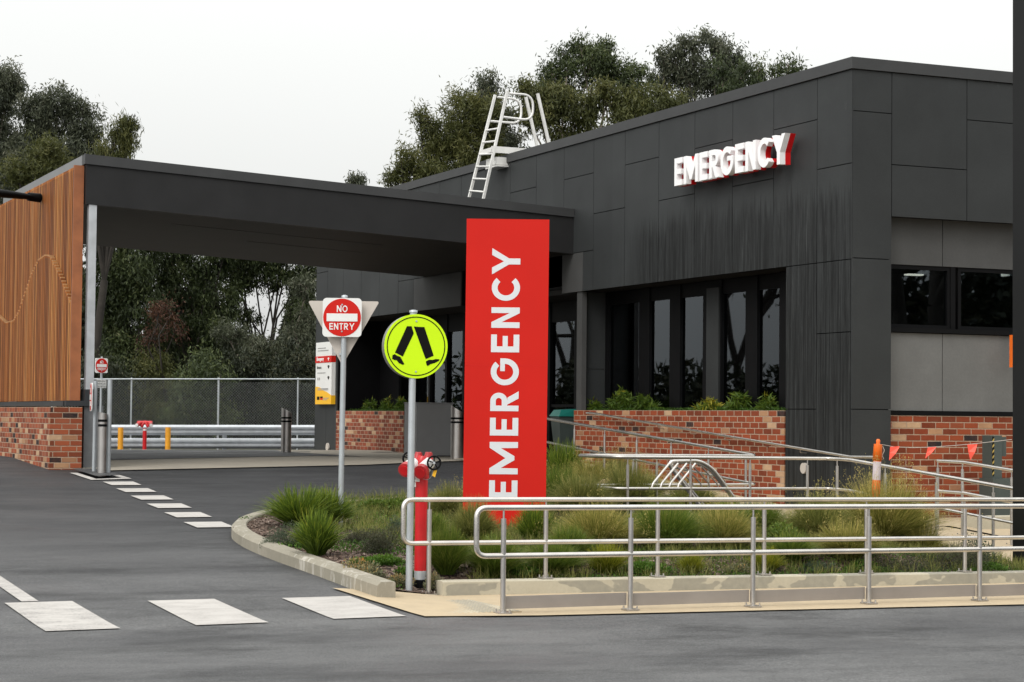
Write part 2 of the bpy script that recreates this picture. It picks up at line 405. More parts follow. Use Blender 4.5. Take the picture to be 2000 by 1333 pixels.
M['teal'] = simple('teal lid', (.01, .16, .13), .4, 0, .1, 5)
M['bin'] = simple('grey green bin', (.055, .07, .065), .5, 0, .1, 5)
M['cab'] = simple('grey cabinet', (.27, .27, .272), .5, 0, .06, 3)
M['stone'] = simple('sandstone rock', (.40, .28, .17), .9, 0, .3, 4, .5)
M['glass'] = glass_mat('tinted glazing')
M['lamp'] = emis('lit ceiling fitting', (1, .93, .8), 3.0)
M['redlit'] = emis('lit red panel', (.8, .03, .03), .12)
M['bark'] = simple('pale gum bark', (.17, .145, .115), .85, 0, .35, 3)
M['darkbark'] = simple('dark bark', (.030, .025, .020), .9, 0, .35, 3)
# foliage tints: dark olive to lighter green
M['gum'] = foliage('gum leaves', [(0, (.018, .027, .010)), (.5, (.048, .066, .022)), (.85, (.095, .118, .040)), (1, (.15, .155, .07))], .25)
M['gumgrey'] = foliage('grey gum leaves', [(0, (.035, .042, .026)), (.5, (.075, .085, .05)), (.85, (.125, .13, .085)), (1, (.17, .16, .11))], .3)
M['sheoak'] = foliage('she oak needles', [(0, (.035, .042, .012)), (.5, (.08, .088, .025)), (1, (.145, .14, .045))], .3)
M['darkwood'] = foliage('dark bush', [(0, (.012, .016, .009)), (.6, (.030, .038, .018)), (1, (.062, .058, .028))], .2)
M['rusty'] = foliage('rusty leaves', [(0, (.04, .02, .012)), (.6, (.09, .035, .02)), (1, (.12, .06, .03))], .2)
M['tuss_green'] = foliage('green tussock', [(0, (0.043, 0.075, 0.010)), (.5, (0.105, 0.164, 0.021)), (.85, (0.198, 0.239, 0.037)), (1, (0.422, 0.352, 0.107))], .35)
M['tuss_olive'] = foliage('olive tussock', [(0, (0.053, 0.069, 0.016)), (.45, (0.148, 0.170, 0.040)), (.8, (0.295, 0.286, 0.079)), (1, (0.563, 0.462, 0.168))], .35)
M['tuss_tan'] = foliage('tan tussock', [(0, (0.072, 0.079, 0.015)), (.4, (0.194, 0.203, 0.038)), (.75, (0.387, 0.340, 0.094)), (1, (0.646, 0.510, 0.187))], .35)
M['tuss_yellow'] = foliage('yellow green tussock', [(0, (0.060, 0.079, 0.010)), (.5, (0.179, 0.206, 0.016)), (1, (0.429, 0.387, 0.039))], .35)
M['strappy'] = foliage('strappy leaves', [(0, (0.030, 0.055, 0.008)), (.5, (0.092, 0.148, 0.016)), (.85, (0.207, 0.273, 0.029)), (1, (0.391, 0.347, 0.048))], .3)
M['shrubgrey'] = foliage('grey green shrub', [(0, (.025, .042, .025)), (.6, (.06, .088, .05)), (1, (.12, .14, .08))], .2)
M['shrubgreen'] = foliage('green shrub', [(0, (0.029, 0.057, 0.007)), (.6, (0.078, 0.131, 0.015)), (1, (0.169, 0.217, 0.029))], .25)
M['shrubdark'] = foliage('dark brown shrub', [(0, (.020, .024, .012)), (.6, (.055, .058, .03)), (1, (.12, .10, .055))], .2)
M['shrubtip'] = foliage('orange tipped leaves', [(0, (.06, .07, .035)), (.55, (.16, .17, .09)), (.8, (.34, .26, .11)), (1, (.62, .24, .05))], .25)
M['cover'] = foliage('groundcover', [(0, (0.022, 0.049, 0.006)), (.6, (0.065, 0.143, 0.013)), (1, (0.130, 0.219, 0.029))], .25)
M['bamboo'] = foliage('bamboo leaves', [(0, (0.019, 0.044, 0.005)), (.55, (0.066, 0.118, 0.012)), (.85, (0.125, 0.181, 0.018)), (1, (0.327, 0.283, 0.021))], .3)
M['pale'] = foliage('pale fleshy leaves', [(0, (.16, .24, .06)), (1, (.42, .48, .18))], .3)
M['chips'] = foliage('bark chips', [(0, (.040, .026, .020)), (.5, (.12, .08, .06)), (.85, (.24, .18, .145)), (1, (.40, .33, .28))], 0, .9)
def mulch_mat():
    m = MT('bark mulch'); P = m.pos()
    v = m.n('TexVoronoi', feature='F1'); v.inputs['Scale'].default_value = 34; m.l(m.mapv(P, (1, .55, 1)), v.inputs['Vector'])
    x = m.n('SeparateColor'); m.l(v.outputs['Color'], x.inputs[0])
    c = m.ramp(x.outputs[0], [(0, (.025, .018, .014)), (.4, (.07, .045, .035)), (.8, (.15, .105, .08)), (1, (.26, .20, .16))])
    m.bump(v.outputs['Distance'], .8, .02)
    return m.fin(c, .95, 0, .2)
M['mulch'] = mulch_mat()
M['dirt'] = simple('bushland floor', (.035, .038, .018), .95, 0, .4, .6)
M['groundgrass'] = simple('outer ground', (.05, .06, .025), .95, 0, .4, .3)

# ------------------------------------------------------------------ terrain
def ip(v, a, b): return float(np.interp(v, a, b))
def hroad(Y): return ip(Y, [13.6, 14.6, 34.6, 41, 56, 80], [0, .02, .80, .80, .49, .40])
def hpath(Y): return ip(Y, [14, 17.6, 21.1, 22.9, 30.9, 33, 40], [-.03, -.03, .205, .21, .77, .79, .80])
def smooth(t): t = max(0, min(1, t)); return t * t * (3 - 2 * t)
def h(X, Y):
    z = hroad(Y)
    if Y < 17 and X > 5.8: z = z + (min(z, 0.0 - .006 * max(0, X - 6)) - z) * smooth((X - 5.8) / .7) * smooth((17 - Y) / .5)
    k = smooth((X - 11.5) / 2.2)
    if k > 0 and Y < 40: z = z + (hpath(Y) - .03 - z) * k
    return z
xs = sorted(set([-400, -150, -60, -25, -12, -6, -2, 0] + [round(v, 2) for v in np.arange(.5, 20.1, .35)] + [22, 26, 32, 45, 70, 150, 400]))
ys = sorted(set([-60, -20, 0, 6, 10, 12, 13] + [round(v, 2) for v in np.arange(13.6, 46, .4)] + [48, 52, 56, 60, 66, 72, 80, 100, 150, 250, 600]))
def sheet(name, xs, ys, zf, mat, dz=0., inside=None):
    vs = []; idx = {}; fs = []
    for j, y in enumerate(ys):
        for i, x in enumerate(xs): idx[i, j] = len(vs); vs.append((x, y, zf(x, y) + dz))
    for j in range(len(ys) - 1):
        for i in range(len(xs) - 1):
            if inside and not inside((xs[i] + xs[i + 1]) / 2, (ys[j] + ys[j + 1]) / 2): continue
            fs.append((idx[i, j], idx[i + 1, j], idx[i + 1, j + 1], idx[i, j + 1]))
    me = bpy.data.meshes.new(name); me.from_pydata(vs, [], fs); me.polygons.foreach_set('use_smooth', [True] * len(fs)); me.materials.append(mat)
    o = bpy.data.objects.new(name, me); COL.objects.link(o); return tag(o, kind='structure')
sheet('ground', xs, ys, h, M['dirt'], -.012)
road_x = [-60, -25, -12, -6, -2] + [round(v, 2) for v in np.arange(0, 20.3, .35)] + [30, 60]
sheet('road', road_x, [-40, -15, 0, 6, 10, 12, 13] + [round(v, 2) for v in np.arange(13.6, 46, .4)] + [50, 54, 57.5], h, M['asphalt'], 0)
def patch(name, quad, mat, dz, n=8, zf=None, m=None, kind='structure'):
    zf = zf or h; m = m or n; q = [np.array(p, float) for p in quad]; vs = []
    for j in range(m + 1):
        for i in range(n + 1):
            a = i / n; b = j / m
            p = (q[0] * (1 - a) + q[1] * a) * (1 - b) + (q[3] * (1 - a) + q[2] * a) * b
            vs.append((p[0], p[1], zf(p[0], p[1]) + dz))
    fs = [(j * (n + 1) + i, j * (n + 1) + i + 1, (j + 1) * (n + 1) + i + 1, (j + 1) * (n + 1) + i) for j in range(m) for i in range(n)]
    B = MB(); B.add(vs, fs); o = B.build(name, mat)
    return tag(o, kind=kind) if kind else o
# zebra bars, give way line, island outline, centre line
for i, (x0, x1, y0, y1) in enumerate([(2.84, 3.37, 14.27, 15.88), (3.93, 4.48, 14.32, 15.77), (5.01, 5.6, 14.42, 15.70), (1.74, 2.27, 14.25, 15.95), (.62, 1.17, 14.25, 15.95)]):
    patch('zebra_marking', [(x0, y0), (x1, y0 + .02), (x1 - .01, y1), (x0, y1)], M['paint'] if i in (0, 3, 4) else M['paint2'], .008)
patch('lane_line', [(2.98, 15.93), (3.11, 15.93), (3.12, 19.5), (2.99, 19.5)], M['paint'], .0075, 2, None, 10)
for k in range(6):
    t = k / 5.; x = 6.66 + (6.16 - 6.66) * t; y = 28.3 + (22.0 - 28.3) * t; L2 = .42
    patch('dash_marking', [(x - .22, y - .33), (x + .20, y - .33), (x + .24, y + .33), (x - .20, y + .33)], M['paint2'], .012)
for q in ([(6.38, 29.14), (6.50, 29.14), (6.50, 30.5), (6.38, 30.5)], [(6.38, 28.98), (7.02, 29.22), (7.02, 29.42), (6.38, 29.16)], [(6.90, 29.42), (7.02, 29.42), (7.02, 30.4), (6.90, 30.4)]):
    patch('island_line', q, M['paint2'], .012)
patch('island_pad', [(6.5, 29.25), (6.9, 29.44), (6.9, 30.9), (6.5, 30.9)], M['asphalt2'], .05, 2)
# concrete apron and ambulance lane
patch('apron', [(6.95, 30.9), (15.2, 33.2), (15.2, 46), (6.95, 46)], M['apron'], .018, 30, None, 40)
patch('ambulance_lane', [(6.95, 33.2), (12.7, 35.0), (12.7, 40.5), (6.95, 40.5)], M['asphalt2'], .024, 20, None, 20)

# garden bed with kerb
kerb_line = [(5.80, 15.62), (5.80, 17.0), (5.80, 18.6), (5.86, 19.7), (6.02, 20.7), (6.40, 21.7), (7.0, 22.65), (8.2, 23.7), (9.6, 24.4), (11.5, 24.9), (13.75, 25.4)]
kl = fillet([(a, b, 0) for a, b in kerb_line], .8, 5)
def kerb_bed(X, Y): return h(X, Y)
def sweep_kerb(pts, w, ht, base=-.05):
    B = MB(); prof = [(0, base), (0, ht - .03), (.03, ht), (w - .01, ht), (w, ht - .012), (w, base)]
    vs = []; n = len(pts); m = len(prof)
    for i, p in enumerate(pts):
        t = (pts[min(i + 1, n - 1)] - pts[max(i - 1, 0)]).normalized(); nr = Vector((t.y, -t.x, 0))
        for a, z in prof: q = p + nr * a; vs.append((q.x, q.y, h(p.x, p.y) + z))
    fs = [(i * m + k, (i + 1) * m + k, (i + 1) * m + k + 1, i * m + k + 1) for i in range(n - 1) for k in range(m - 1)]
    B.add(vs, fs); B.add(vs[:m], [tuple(range(m))]); B.add(vs[-m:], [tuple(range(m - 1, -1, -1))]); return B
tag(sweep_kerb(kl, .16, .125).build('kerb', M['conc']), kind='structure')
poly = [(p.x + .05, p.y) for p in kl] + [(13.85, 25.3), (13.85, 23.0), (11.0, 23.0), (11.0, 21.4), (13.85, 21.4), (13.85, 16.3), (6.55, 16.3), (6.55, 16.22), (5.85, 16.22)]
def inpoly(x, y, P=poly):
    c = False; j = len(P) - 1
    for i in range(len(P)):
        if (P[i][1] > y) != (P[j][1] > y) and x < (P[j][0] - P[i][0]) * (y - P[i][1]) / (P[j][1] - P[i][1]) + P[i][0]: c = not c
        j = i
    return c
def hbed(X, Y):
    e = smooth((Y - 16.2) / 1.6); z = h(X, Y)
    return z + .035 + .06 * e + .02 * math.sin(X * 2.3) * math.sin(Y * 1.9) * e + (.045 if X > 6.6 else 0) * (1 - e)
sheet('garden_soil', [round(v, 3) for v in np.arange(5.75, 13.96, .09)], [round(v, 3) for v in np.arange(16.0, 25.6, .09)], hbed, M['mulch'], 0, inpoly)
# concrete paths
hp = lambda X, Y: hpath(Y)
fpath = lambda X, Y: hroad(min(Y, 16.2)) * (1 - smooth((X - 5.8) / .7)) - .006 * max(0, X - 6)
patch('footpath', [(5.72, 14.36), (20, 13.75), (20, 16.3), (5.62, 16.22)], M['beige'], .012, 30, fpath)
patch('ramp_path', [(13.9, 16.3), (15.5, 16.3), (15.5, 21.2), (13.9, 21.2)], M['beige'], .012, 4, hp, 20)
patch('landing_path', [(11.1, 21.2), (20, 21.2), (20, 23.05), (11.1, 23.05)], M['beige'], .014, 4, lambda X, Y: .21, 3)
patch('entry_path', [(13.75, 23.05), (15.2, 23.05), (15.2, 33.3), (13.75, 33.3)], M['beige'], .02, 4, hp, 24)
patch('plaza', [(15.5, 16.3), (24, 16.3), (24, 21.2), (15.5, 21.2)], M['beige'], .010, 4, lambda X, Y: hpath(Y) + .02, 12)

# tactile pad: one part of the path, raised domes
B = MB(); B.box(5.93, 6.62, 14.56, 15.62, .0, .018)
o = B.build('tactile_paving', M['beige'])
tag(o, 'pale tactile paving pad with raised studs at end of the crossing', 'tactile paving')
B = MB()
for i in range(14):
    for j in range(20):
        x = 5.96 + i * .049; y = 14.59 + j * .0525
        B.cyl((x, y, .018), (x, y, .024), .018, .012, 6)
st = B.build('studs', M['upstand'], o)

# ------------------------------------------------------------------ clinic building
FX = 15.24
def fy(px, py=300): return atX(px, py, FX)[1]
bld = thing('clinic_building', 'long single storey clinic clad in dark grey panels with raised EMERGENCY letters', 'building', (FX, 22.9, .2))
seams = [fy(p) for p in (902, 949, 997, 1048, 1102, 1160, 1221, 1287, 1357, 1431, 1511, 1596)]
seams = [46.0 if False else 45.4, 44.6, 43.5, 42.3, 41.15, 40.0, 38.85, 37.7] + seams + [22.9]
zt = 6.29; zs = 3.72; G_ = .006; T_ = .03
hsm = {}   # horizontal seam heights by panel (start px)
def zat(px, py): return atX(px, py, FX)[2]
splits = {997: [zat(1020, 372)], 1102: [zat(1130, 345)], 1160: [zat(1190, 412)], 1221: [zat(1250, 316)], 1287: [zat(1320, 386)], 1357: [zat(1390, 283)],
          1431: [zat(1470, 357)], 1511: [zat(1550, 245)], 1596: [zat(1630, 325)]}
pxs = [None] * 8 + [902, 949, 997, 1048, 1102, 1160, 1221, 1287, 1357, 1431, 1511, 1596]
B = MB()
def panelx(B, y0, y1, z0, z1): B.box(FX, FX + T_, y1 + G_, y0 - G_, z0 + G_, z1 - G_)   # y0>y1
extra = {0: 4.9, 2: 5.3, 4: 4.7, 6: 5.2}
yL1, yL0 = 31.95, 31.12; yE1, yE0 = 36.55, 31.95; yM1, yM0 = 39.1, 36.55
for i in range(len(seams) - 1):
    y0, y1 = seams[i], seams[i + 1]
    zz = [zs] + sorted(splits.get(pxs[i], [extra[i]] if i in extra else [])) + [zt]
    if y0 > 40.1 or y1 < 30.6: lo = zs
    else: lo = 4.40
    zz[0] = lo
    zz = [z for z in zz if z >= lo]
    for a, b in zip(zz[:-1], zz[1:]): panelx(B, y0, y1, a, b)
panelx(B, 31.12, 30.73, zs, 4.40)
panelx(B, 39.99, 39.1, zs, 4.40)
# near corner column, below the soffit line
for (a, b, z0, z1) in [(24.57, 23.77, 1.70, zs), (24.57, 23.77, .1, 1.70), (23.77, 22.9 + T_, 2.74, zs), (23.77, 22.9 + T_, .62, 2.74), (23.77, 22.9 + T_, .1, .62)]: panelx(B, a, b, z0, z1)
# far column
for (a, b, z0, z1) in [(45.4, 44.6, .6, 2.1), (45.4, 44.6, 2.1, zs), (44.6, 43.85, .6, 2.1), (44.6, 43.85, 2.1, zs)]: panelx(B, a, b, z0, z1)
B.build('wall', M['panel'], bld)
B = MB(); panelx(B, yL1, yL0, zs, 4.40); B.build('light_wall_panel', M['midpanel'], bld, 'lighter grey wall panel right of the red pylon')
B = MB(); panelx(B, yM1, yM0, zs, 4.40); B.build('light_wall_panel', M['midpanel'], bld, 'lighter grey wall panel above the yellow sign')
# carcass behind the panels (dark joints)
B = MB()
x0 = FX + T_
B.box(x0, x0 + .16, 22.96, 45.38, 4.42, zt); B.box(x0, x0 + .16, 22.96, 31.95, zs + .01, 4.42); B.box(x0, x0 + .16, 36.55, 45.38, zs + .01, 4.42)
B.box(x0, 15.80, 23.2, 24.56, .0, zs + .01); B.box(x0, 16.4, 43.86, 45.38, .3, zs + .01)
B.box(x0, 28, 45.3, 45.5, .3, zt)
B.box(15.3, 28, 22.96, 45.38, 6.18, 6.24)
B.build('wall_backing', M['black'], bld)
# front (short) side
def fx(px, py): return atY(px, py, 22.9)[0]
B = MB()
def panely(B, xa, xb, z0, z1, y=22.9, t=T_): B.box(xa + G_, xb - G_, y, y + t, z0 + G_, z1 - G_)
xa, xb, xc, xd = FX + T_ * 0, 15.875, 17.12, 18.37
zf = lambda px, py: atY(px, py, 22.9)[2]
panely(B, xa, xb, zf(1700, 219), zt); panely(B, xa, xb, zf(1710, 506), zf(1700, 219)); panely(B, xa, xb, 1.70, zf(1710, 506)); panely(B, xa, xb, .1, 1.70)
panely(B, xb, xc, zf(1815, 327), zt); panely(B, xb, xc, 4.32, zf(1815, 327))
panely(B, xc, xd, zf(1920, 237), zt); panely(B, xc, xd, 4.32, zf(1920, 237)); panely(B, xd, 19.6, 4.32, zt); panely(B, 19.6, 24, 4.32, zt)
B.build('front_wall', M['panel2'], bld)
B = MB(); B.box(15.27, 24, 22.9 + T_, 23.05, 4.33, zt); B.box(15.28, 15.85, 22.9 + T_, 23.19, 0, 4.33); B.box(24, 24.2, 22.95, 45.3, .2, zt); B.build('front_backing', M['black'], bld)
yr = 23.13; rx = 16.72
zr = lambda px, py: atY(px, py, yr)[2]
B = MB(); rs = atY(1841, 460, yr)[0]
z1 = zr(1742, 517); z2 = zr(1740, 640); z3 = zr(1740, 649); z4 = zr(1740, 803); z5 = 1.625
panely(B, 15.86, rs, z1, 4.36, yr); panely(B, rs, rs + 1.25, z1, 4.36, yr); panely(B, rs + 1.25, 24, z1, 4.36, yr)
B.build('recessed_panel', M['midpanel'], bld, 'mid grey panel band below the overhang')
B = MB(); panely(B, 15.86, rs, z4, z3, yr); panely(B, rs, rs + 1.25, z4, z3, yr); panely(B, rs + 1.25, 24, z4, z3, yr)
B.build('cement_panel', M['lightpanel'], bld, 'pale grey cement panel below the window')
B = MB(); B.box(15.86, 24, yr - .05, yr + .1, z3 + .003, z2); B.box(15.86, 24, yr - .03, yr + .08, z5 + .003, z4 - .002)
B.box(15.86, 24, yr + T_, yr + .12, z1 + .08, 4.4); B.box(15.86, 24, yr + T_, yr + .12, z5, z3); B.box(15.86, 24, yr - .2, yr + .1, 4.362, 4.40)
B.build('flashing', M['black'], bld)
B = MB(); B.box(15.86, 24, yr - .02, yr + .2, .0, z5); B.build('brick_base', M['brickR'], bld, 'red brick base wall of the short front')
# front window: two lights
wl = [(15.87, atY(1860, 580, yr)[0] - .02), (atY(1873, 580, yr)[0], 18.6), (18.68, 21.0)]
for a, b in wl:
    B = MB(); f = .05
    B.box(a, b, yr + .02, yr + .1, z2 + .002, z2 + f); B.box(a, b, yr + .02, yr + .1, z1 - f, z1 + .08)
    B.box(a, a + f, yr + .02, yr + .1, z2 + f, z1 - f); B.box(b - f, b, yr + .02, yr + .1, z2 + f, z1 - f); B.box(b, b + .08, yr + .01, yr + .1, z2, z1 + .08)
    w = B.build('window', M['black'], bld)
    MB().box(a + f, b - f, yr + .06, yr + .066, z2 + f, z1 - f).build('pane', M['glass'], w)
# parapet capping
B = MB(); c0 = FX - .03
B.box(c0, c0 + .32, 22.87, 45.45, zt + .003, 6.45); B.box(c0 + .32, 24.2, 22.87, 23.2, zt + .003, 6.45); B.box(c0 + .32, 24.2, 45.1, 45.45, zt + .003, 6.45)
B.build('parapet_capping', M['cap'], bld)
MB().box(15.5, 24.2, 23.1, 45.2, 6.24, 6.28).build('roof', M['cap'], bld)
# soffit over the recessed glazing
B = MB(); B.box(FX + T_ + .16, 16.9, 24.56, 45.3, zs - .02 + .03, zs + .10)
B.build('soffit', M['soffit'], bld)
# recess: end panel, pilaster strip
B = MB(); B.box(15.42, 15.86, 31.30, 31.33, 2.4, zs); B.box(15.42, 15.86, 31.30, 31.33, .8, 2.39)
B.build('recess_panel', M['panel2'], bld)
B = MB(); B.box(FX + .03, FX + .12, 31.20, 31.40, .75, zs); B.box(FX + .12, 15.86, 31.331, 31.40, .75, zs + .02)
B.build('pilaster', M['midpanel'], bld)
# long side glazing, one window per bay
def gy(px, x): return atX(px, 680, x)[1]
X1 = 15.80; B = None
bays = [(1191, 1249), (1271, 1309), (1331, 1374), (1412, 1457), (1482, 1531)]
edges = []
for a, b in bays: edges.append((gy(a, X1), gy(b, X1)))
prev = 31.3
for (ya, yb) in edges:
    B = MB(); B.box(X1 - .03, X1 + .05, ya, prev, 1.5, zs)      # wide mullion on the far side
    B.box(X1 - .01, X1 + .05, yb, ya, 3.50, zs); B.box(X1 - .01, X1 + .05, yb, ya, 1.5, 1.62)
    B.box(X1 - .012, X1 + .05, yb - .03, yb, 1.5, zs)
    w = B.build('window', M['black'], bld); prev = yb - .03
    MB().box(X1 + .02, X1 + .026, yb, ya, 1.62, 3.50).build('pane', M['glass'], w)
MB().box(X1 - .1, X1 + .05, 24.5, prev, 1.5, zs).build('mullion', M['black'], bld)
MB().box(X1 - .06, X1 - .02, gy(1392, X1) - .28, gy(1392, X1) + .10, 1.6, 3.6).build('mullion', M['panel2'], bld)
# entrance glazing set deeper
X2 = 16.35; yy = 31.4; k = 0
for w_ in [.95, 1.15, 1.15, 1.15, 1.15, .95, .95, .95, .95, .95, .95]:
    B = MB(); B.box(X2 - .06, X2 + .06, yy, yy + .10, .78, zs + .1); B.box(X2 - .04, X2 + .06, yy + .10, yy + w_, .78, .86); B.box(X2 - .04, X2 + .06, yy + .10, yy + w_, 3.35, zs + .1)
    if k in (1, 2, 3): B.box(X2 - .04, X2 + .05, yy + .1, yy + w_, 1.75, 1.80)
    w = B.build('window', M['black'], bld)
    MB().box(X2, X2 + .006, yy + .10, yy + w_, .86, 3.35).build('pane', M['glass'], w); yy += w_; k += 1
MB().box(X2 - .06, X2 + .06, yy, 43.9, .7, zs).build('mullion', M['black'], bld)
# interior
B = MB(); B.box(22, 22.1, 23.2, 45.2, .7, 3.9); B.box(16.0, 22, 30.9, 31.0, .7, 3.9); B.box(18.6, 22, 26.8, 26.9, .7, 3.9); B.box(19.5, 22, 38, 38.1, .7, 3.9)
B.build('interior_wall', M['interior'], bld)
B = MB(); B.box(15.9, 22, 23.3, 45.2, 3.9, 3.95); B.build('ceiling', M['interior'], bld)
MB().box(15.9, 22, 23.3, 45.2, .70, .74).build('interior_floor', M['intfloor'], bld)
for (x, y, lx, ly) in [(17.6, 26.0, .05, 1.0), (18.6, 28.2, .05, 1.0), (17.2, 24.2, .6, .05), (20.2, 25.5, .05, 1.2), (17.6, 41, .05, 1.1), (18.4, 38.6, .05, 1.1), (17.4, 35.5, .05, .9), (17.2, 32.4, .1, .1), (16.95, 23.9, .25, .12)]:
    MB().box(x - lx / 2, x + lx / 2, y - ly / 2, y + ly / 2, 3.86 if y > 24 else 3.62, 3.90 if y > 24 else 3.64).build('ceiling_light', M['lamp'], bld)
q = atX(1515, 712, 18.4); MB().box(18.4, 18.45, q[1] - .5, q[1] + .4, q[2] - .07, q[2] + .07).build('interior_sign', M['redlit'], bld)

# ---- lettering
def glyph(c, t=.2):
    def arc(cx, cy, r, a0, a1, n=20, rx=1): return [(cx + r * rx * math.cos(R(a0 + (a1 - a0) * i / n)), cy + r * math.sin(R(a0 + (a1 - a0) * i / n))) for i in range(n + 1)]
    def ring(a0, a1, rx=1): return arc(.5 * rx, .5, .5, a0, a1, 28, rx) + [(.5 * rx + (.5 * rx - t) * math.cos(R(a)), .5 + (.5 - t) * math.sin(R(a))) for a in [a1 + (a0 - a1) * i / 28 for i in range(29)]]
    if c == 'E': w = .62; return w, [[(0, 0), (w, 0), (w, t), (t, t), (t, .41), (w * .92, .41), (w * .92, .59), (t, .59), (t, 1 - t), (w, 1 - t), (w, 1), (0, 1)]]
    if c == 'M': w = 1.12; return w, [[(0, 0), (t, 0), (t + .01, .60), (w / 2 - .07, .12), (w / 2 + .07, .12), (w - t - .01, .60), (w - t, 0), (w, 0), (w, 1), (w - t, 1), (w / 2, .44), (t, 1), (0, 1)]]
    if c == 'N': w = .74; return w, [[(0, 0), (t, 0), (t, .64), (w - t, 0), (w, 0), (w, 1), (w - t, 1), (w - t, .36), (t, 1), (0, 1)]]
    if c == 'Y': w = .90; return w, [[(w / 2 - t / 2, 0), (w / 2 + t / 2, 0), (w / 2 + t / 2, .40), (w, 1), (w - t * 1.15, 1), (w / 2, .58), (t * 1.15, 1), (0, 1), (w / 2 - t / 2, .40)]]
    if c == 'T': w = .66; return w, [[(w / 2 - t / 2, 0), (w / 2 + t / 2, 0), (w / 2 + t / 2, 1 - t), (w, 1 - t), (w, 1), (0, 1), (0, 1 - t), (w / 2 - t / 2, 1 - t)]]
    if c == 'R':
        w = .72; cx = .38; r = .30
        o = [(t, 1), (0, 1), (0, 0), (t, 0), (t, .40)] + [(cx, .40)] + arc(cx, .70, r, -90, 90, 14)[1:]
        o = [(0, 0), (t, 0), (t, .40)] + arc(cx, .70, r, -90, 90, 14) + [(0, 1)]
        # outer body as two abutting polygons around the counter
        stem = [(0, 0), (t, 0), (t, 1), (0, 1)]
        bowl = [(t, .40)] + arc(cx, .70, r, -90, 90, 14) + [(t, 1), (t, 1 - t * .95)] + [(cx + (r - t * .95) * math.cos(R(a)), .70 + (r - t * .95) * math.sin(R(a))) for a in [90 - 180 * i / 12 for i in range(13)]] + [(t, .40 + t * .95)]
        leg = [(.24, .40), (.24 + t * 1.25, .40), (w + .02, 0), (w + .02 - t * 1.3, 0)]
        return w, [stem, bowl, leg]
    if c == 'C': return .86, [[(x * .9, y) for x, y in ring(42, 318)]]
    if c == 'G': return .95, [[(x * .95, y) for x, y in ring(42, 360)], [(.50, .5), (.95, .5), (.95, .62), (.50, .62)] if t < .1 else [(.50, .5), (.95, .5), (.95, .5 + t * .8), (.50, .5 + t * .8)]]
    if c == 'O': return .80, [[(x * .8, y) for x, y in ring(0, 180)], [(x * .8, y) for x, y in ring(180, 360)]]
    return .4, []
def letters(txt, H, t=.2, gap=.22, widths=None):
    x = 0; o = []
    for c in txt:
        if c == ' ': x += .4; continue
        w, ps = glyph(c, t); g = gap
        o.append((c, [[((a + x) * H, b * H) for a, b in p] for p in ps])); x += w + g
    return o, (x - gap) * H

# raised sign on the wall
p0 = atX(1317, 364, 14.97); p1 = atX(1533, 300, 14.97)
ls, tw = letters('EMERGENCY', 1, .20, .14)
H_ = .425; ln = p0[1] - p1[1]; sc = ln / (tw * H_)
print('wall sign', p0, p1, ln)
ws = thing('raised_lettering', 'white EMERGENCY letters with red edges raised off the dark wall', 'wall sign', (FX, p0[1], p0[2]))
nrm = (-1, 0, 0)
for c, ps in ls:
    B = MB(); C = MB()
    for p in ps:
        pp = [(a * H_ * sc, b * H_) for a, b in p]
        B.prism(pp, (14.97 + .09, p0[1], p0[2]), (0, -1, 0), (0, 0, 1), nrm, .09)
        C.prism([(a + .004, b) for a, b in pp], (15.145, p0[1], p0[2]), (0, -1, 0), (0, 0, 1), nrm, .083)
    l_ = B.build('letter', M['letter'], ws); C.build('red_backing', M['red3'], l_)

# wayfinding board on far column
wy0 = atX(617, 700, 15.14)[1]; wy1 = atX(648, 700, 15.14)[1]; wz0 = atX(617, 790, 15.14)[2]; wz1 = atX(630, 669, 15.14)[2]
wf = thing('wayfinding_sign', 'tall white directory board with red and yellow bands on the far column', 'sign', (15.19, (wy0 + wy1) / 2, wz0))
MB().box(15.14, 15.235, wy1, wy0, wz0, wz1).build('board', M['white'], wf)
HH = wz1 - wz0; ww = wy0 - wy1
def wpoly(name, pts, mat, t=.004): MB().prism(pts, (15.139, wy0, wz0), (0, -ww, 0), (0, 0, HH), nrm, t).build(name, mat, wf)
wpoly('red_band', [(-.01, .67), (1.0, .67), (1.0, .775), (-.01, .775)], M['red'], .008)
MB().box(15.135, 15.236, wy1 - .004, wy1 - .001, wz0 + HH * .67, wz0 + HH * .775).build('red_band', M['red'], wf)
wpoly('yellow_band', [(0, 0), (1, 0), (1, .14), (.85, .17), (.7, .2), (.5, .22), (.3, .27), (.12, .285), (0, .28)], M['signyellow'], .004)
MB().box(15.139, 15.236, wy1 - .004, wy1 - .001, wz0, wz0 + HH * .14).build('yellow_band', M['signyellow'], wf)
for (a, b, y) in [(.13, .62, .90), (.13, .80, .86), (.12, .62, .50), (.15, .80, .245), (.15, .8, .225), (.5, .85, .09), (.5, .75, .065)]:
    wpoly('text_line', [(a, y), (b, y), (b, y + .012), (a, y + .012)], M['greyink'], .006)
wpoly('flag_emblem', [(.12, .07), (.28, .07), (.28, .125), (.12, .125)], M['ink'], .007); wpoly('flag_emblem', [(.32, .07), (.48, .07), (.48, .098), (.32, .098)], M['red'], .007); wpoly('flag_emblem', [(.32, .098), (.48, .098), (.48, .125), (.32, .125)], M['ink'], .007)
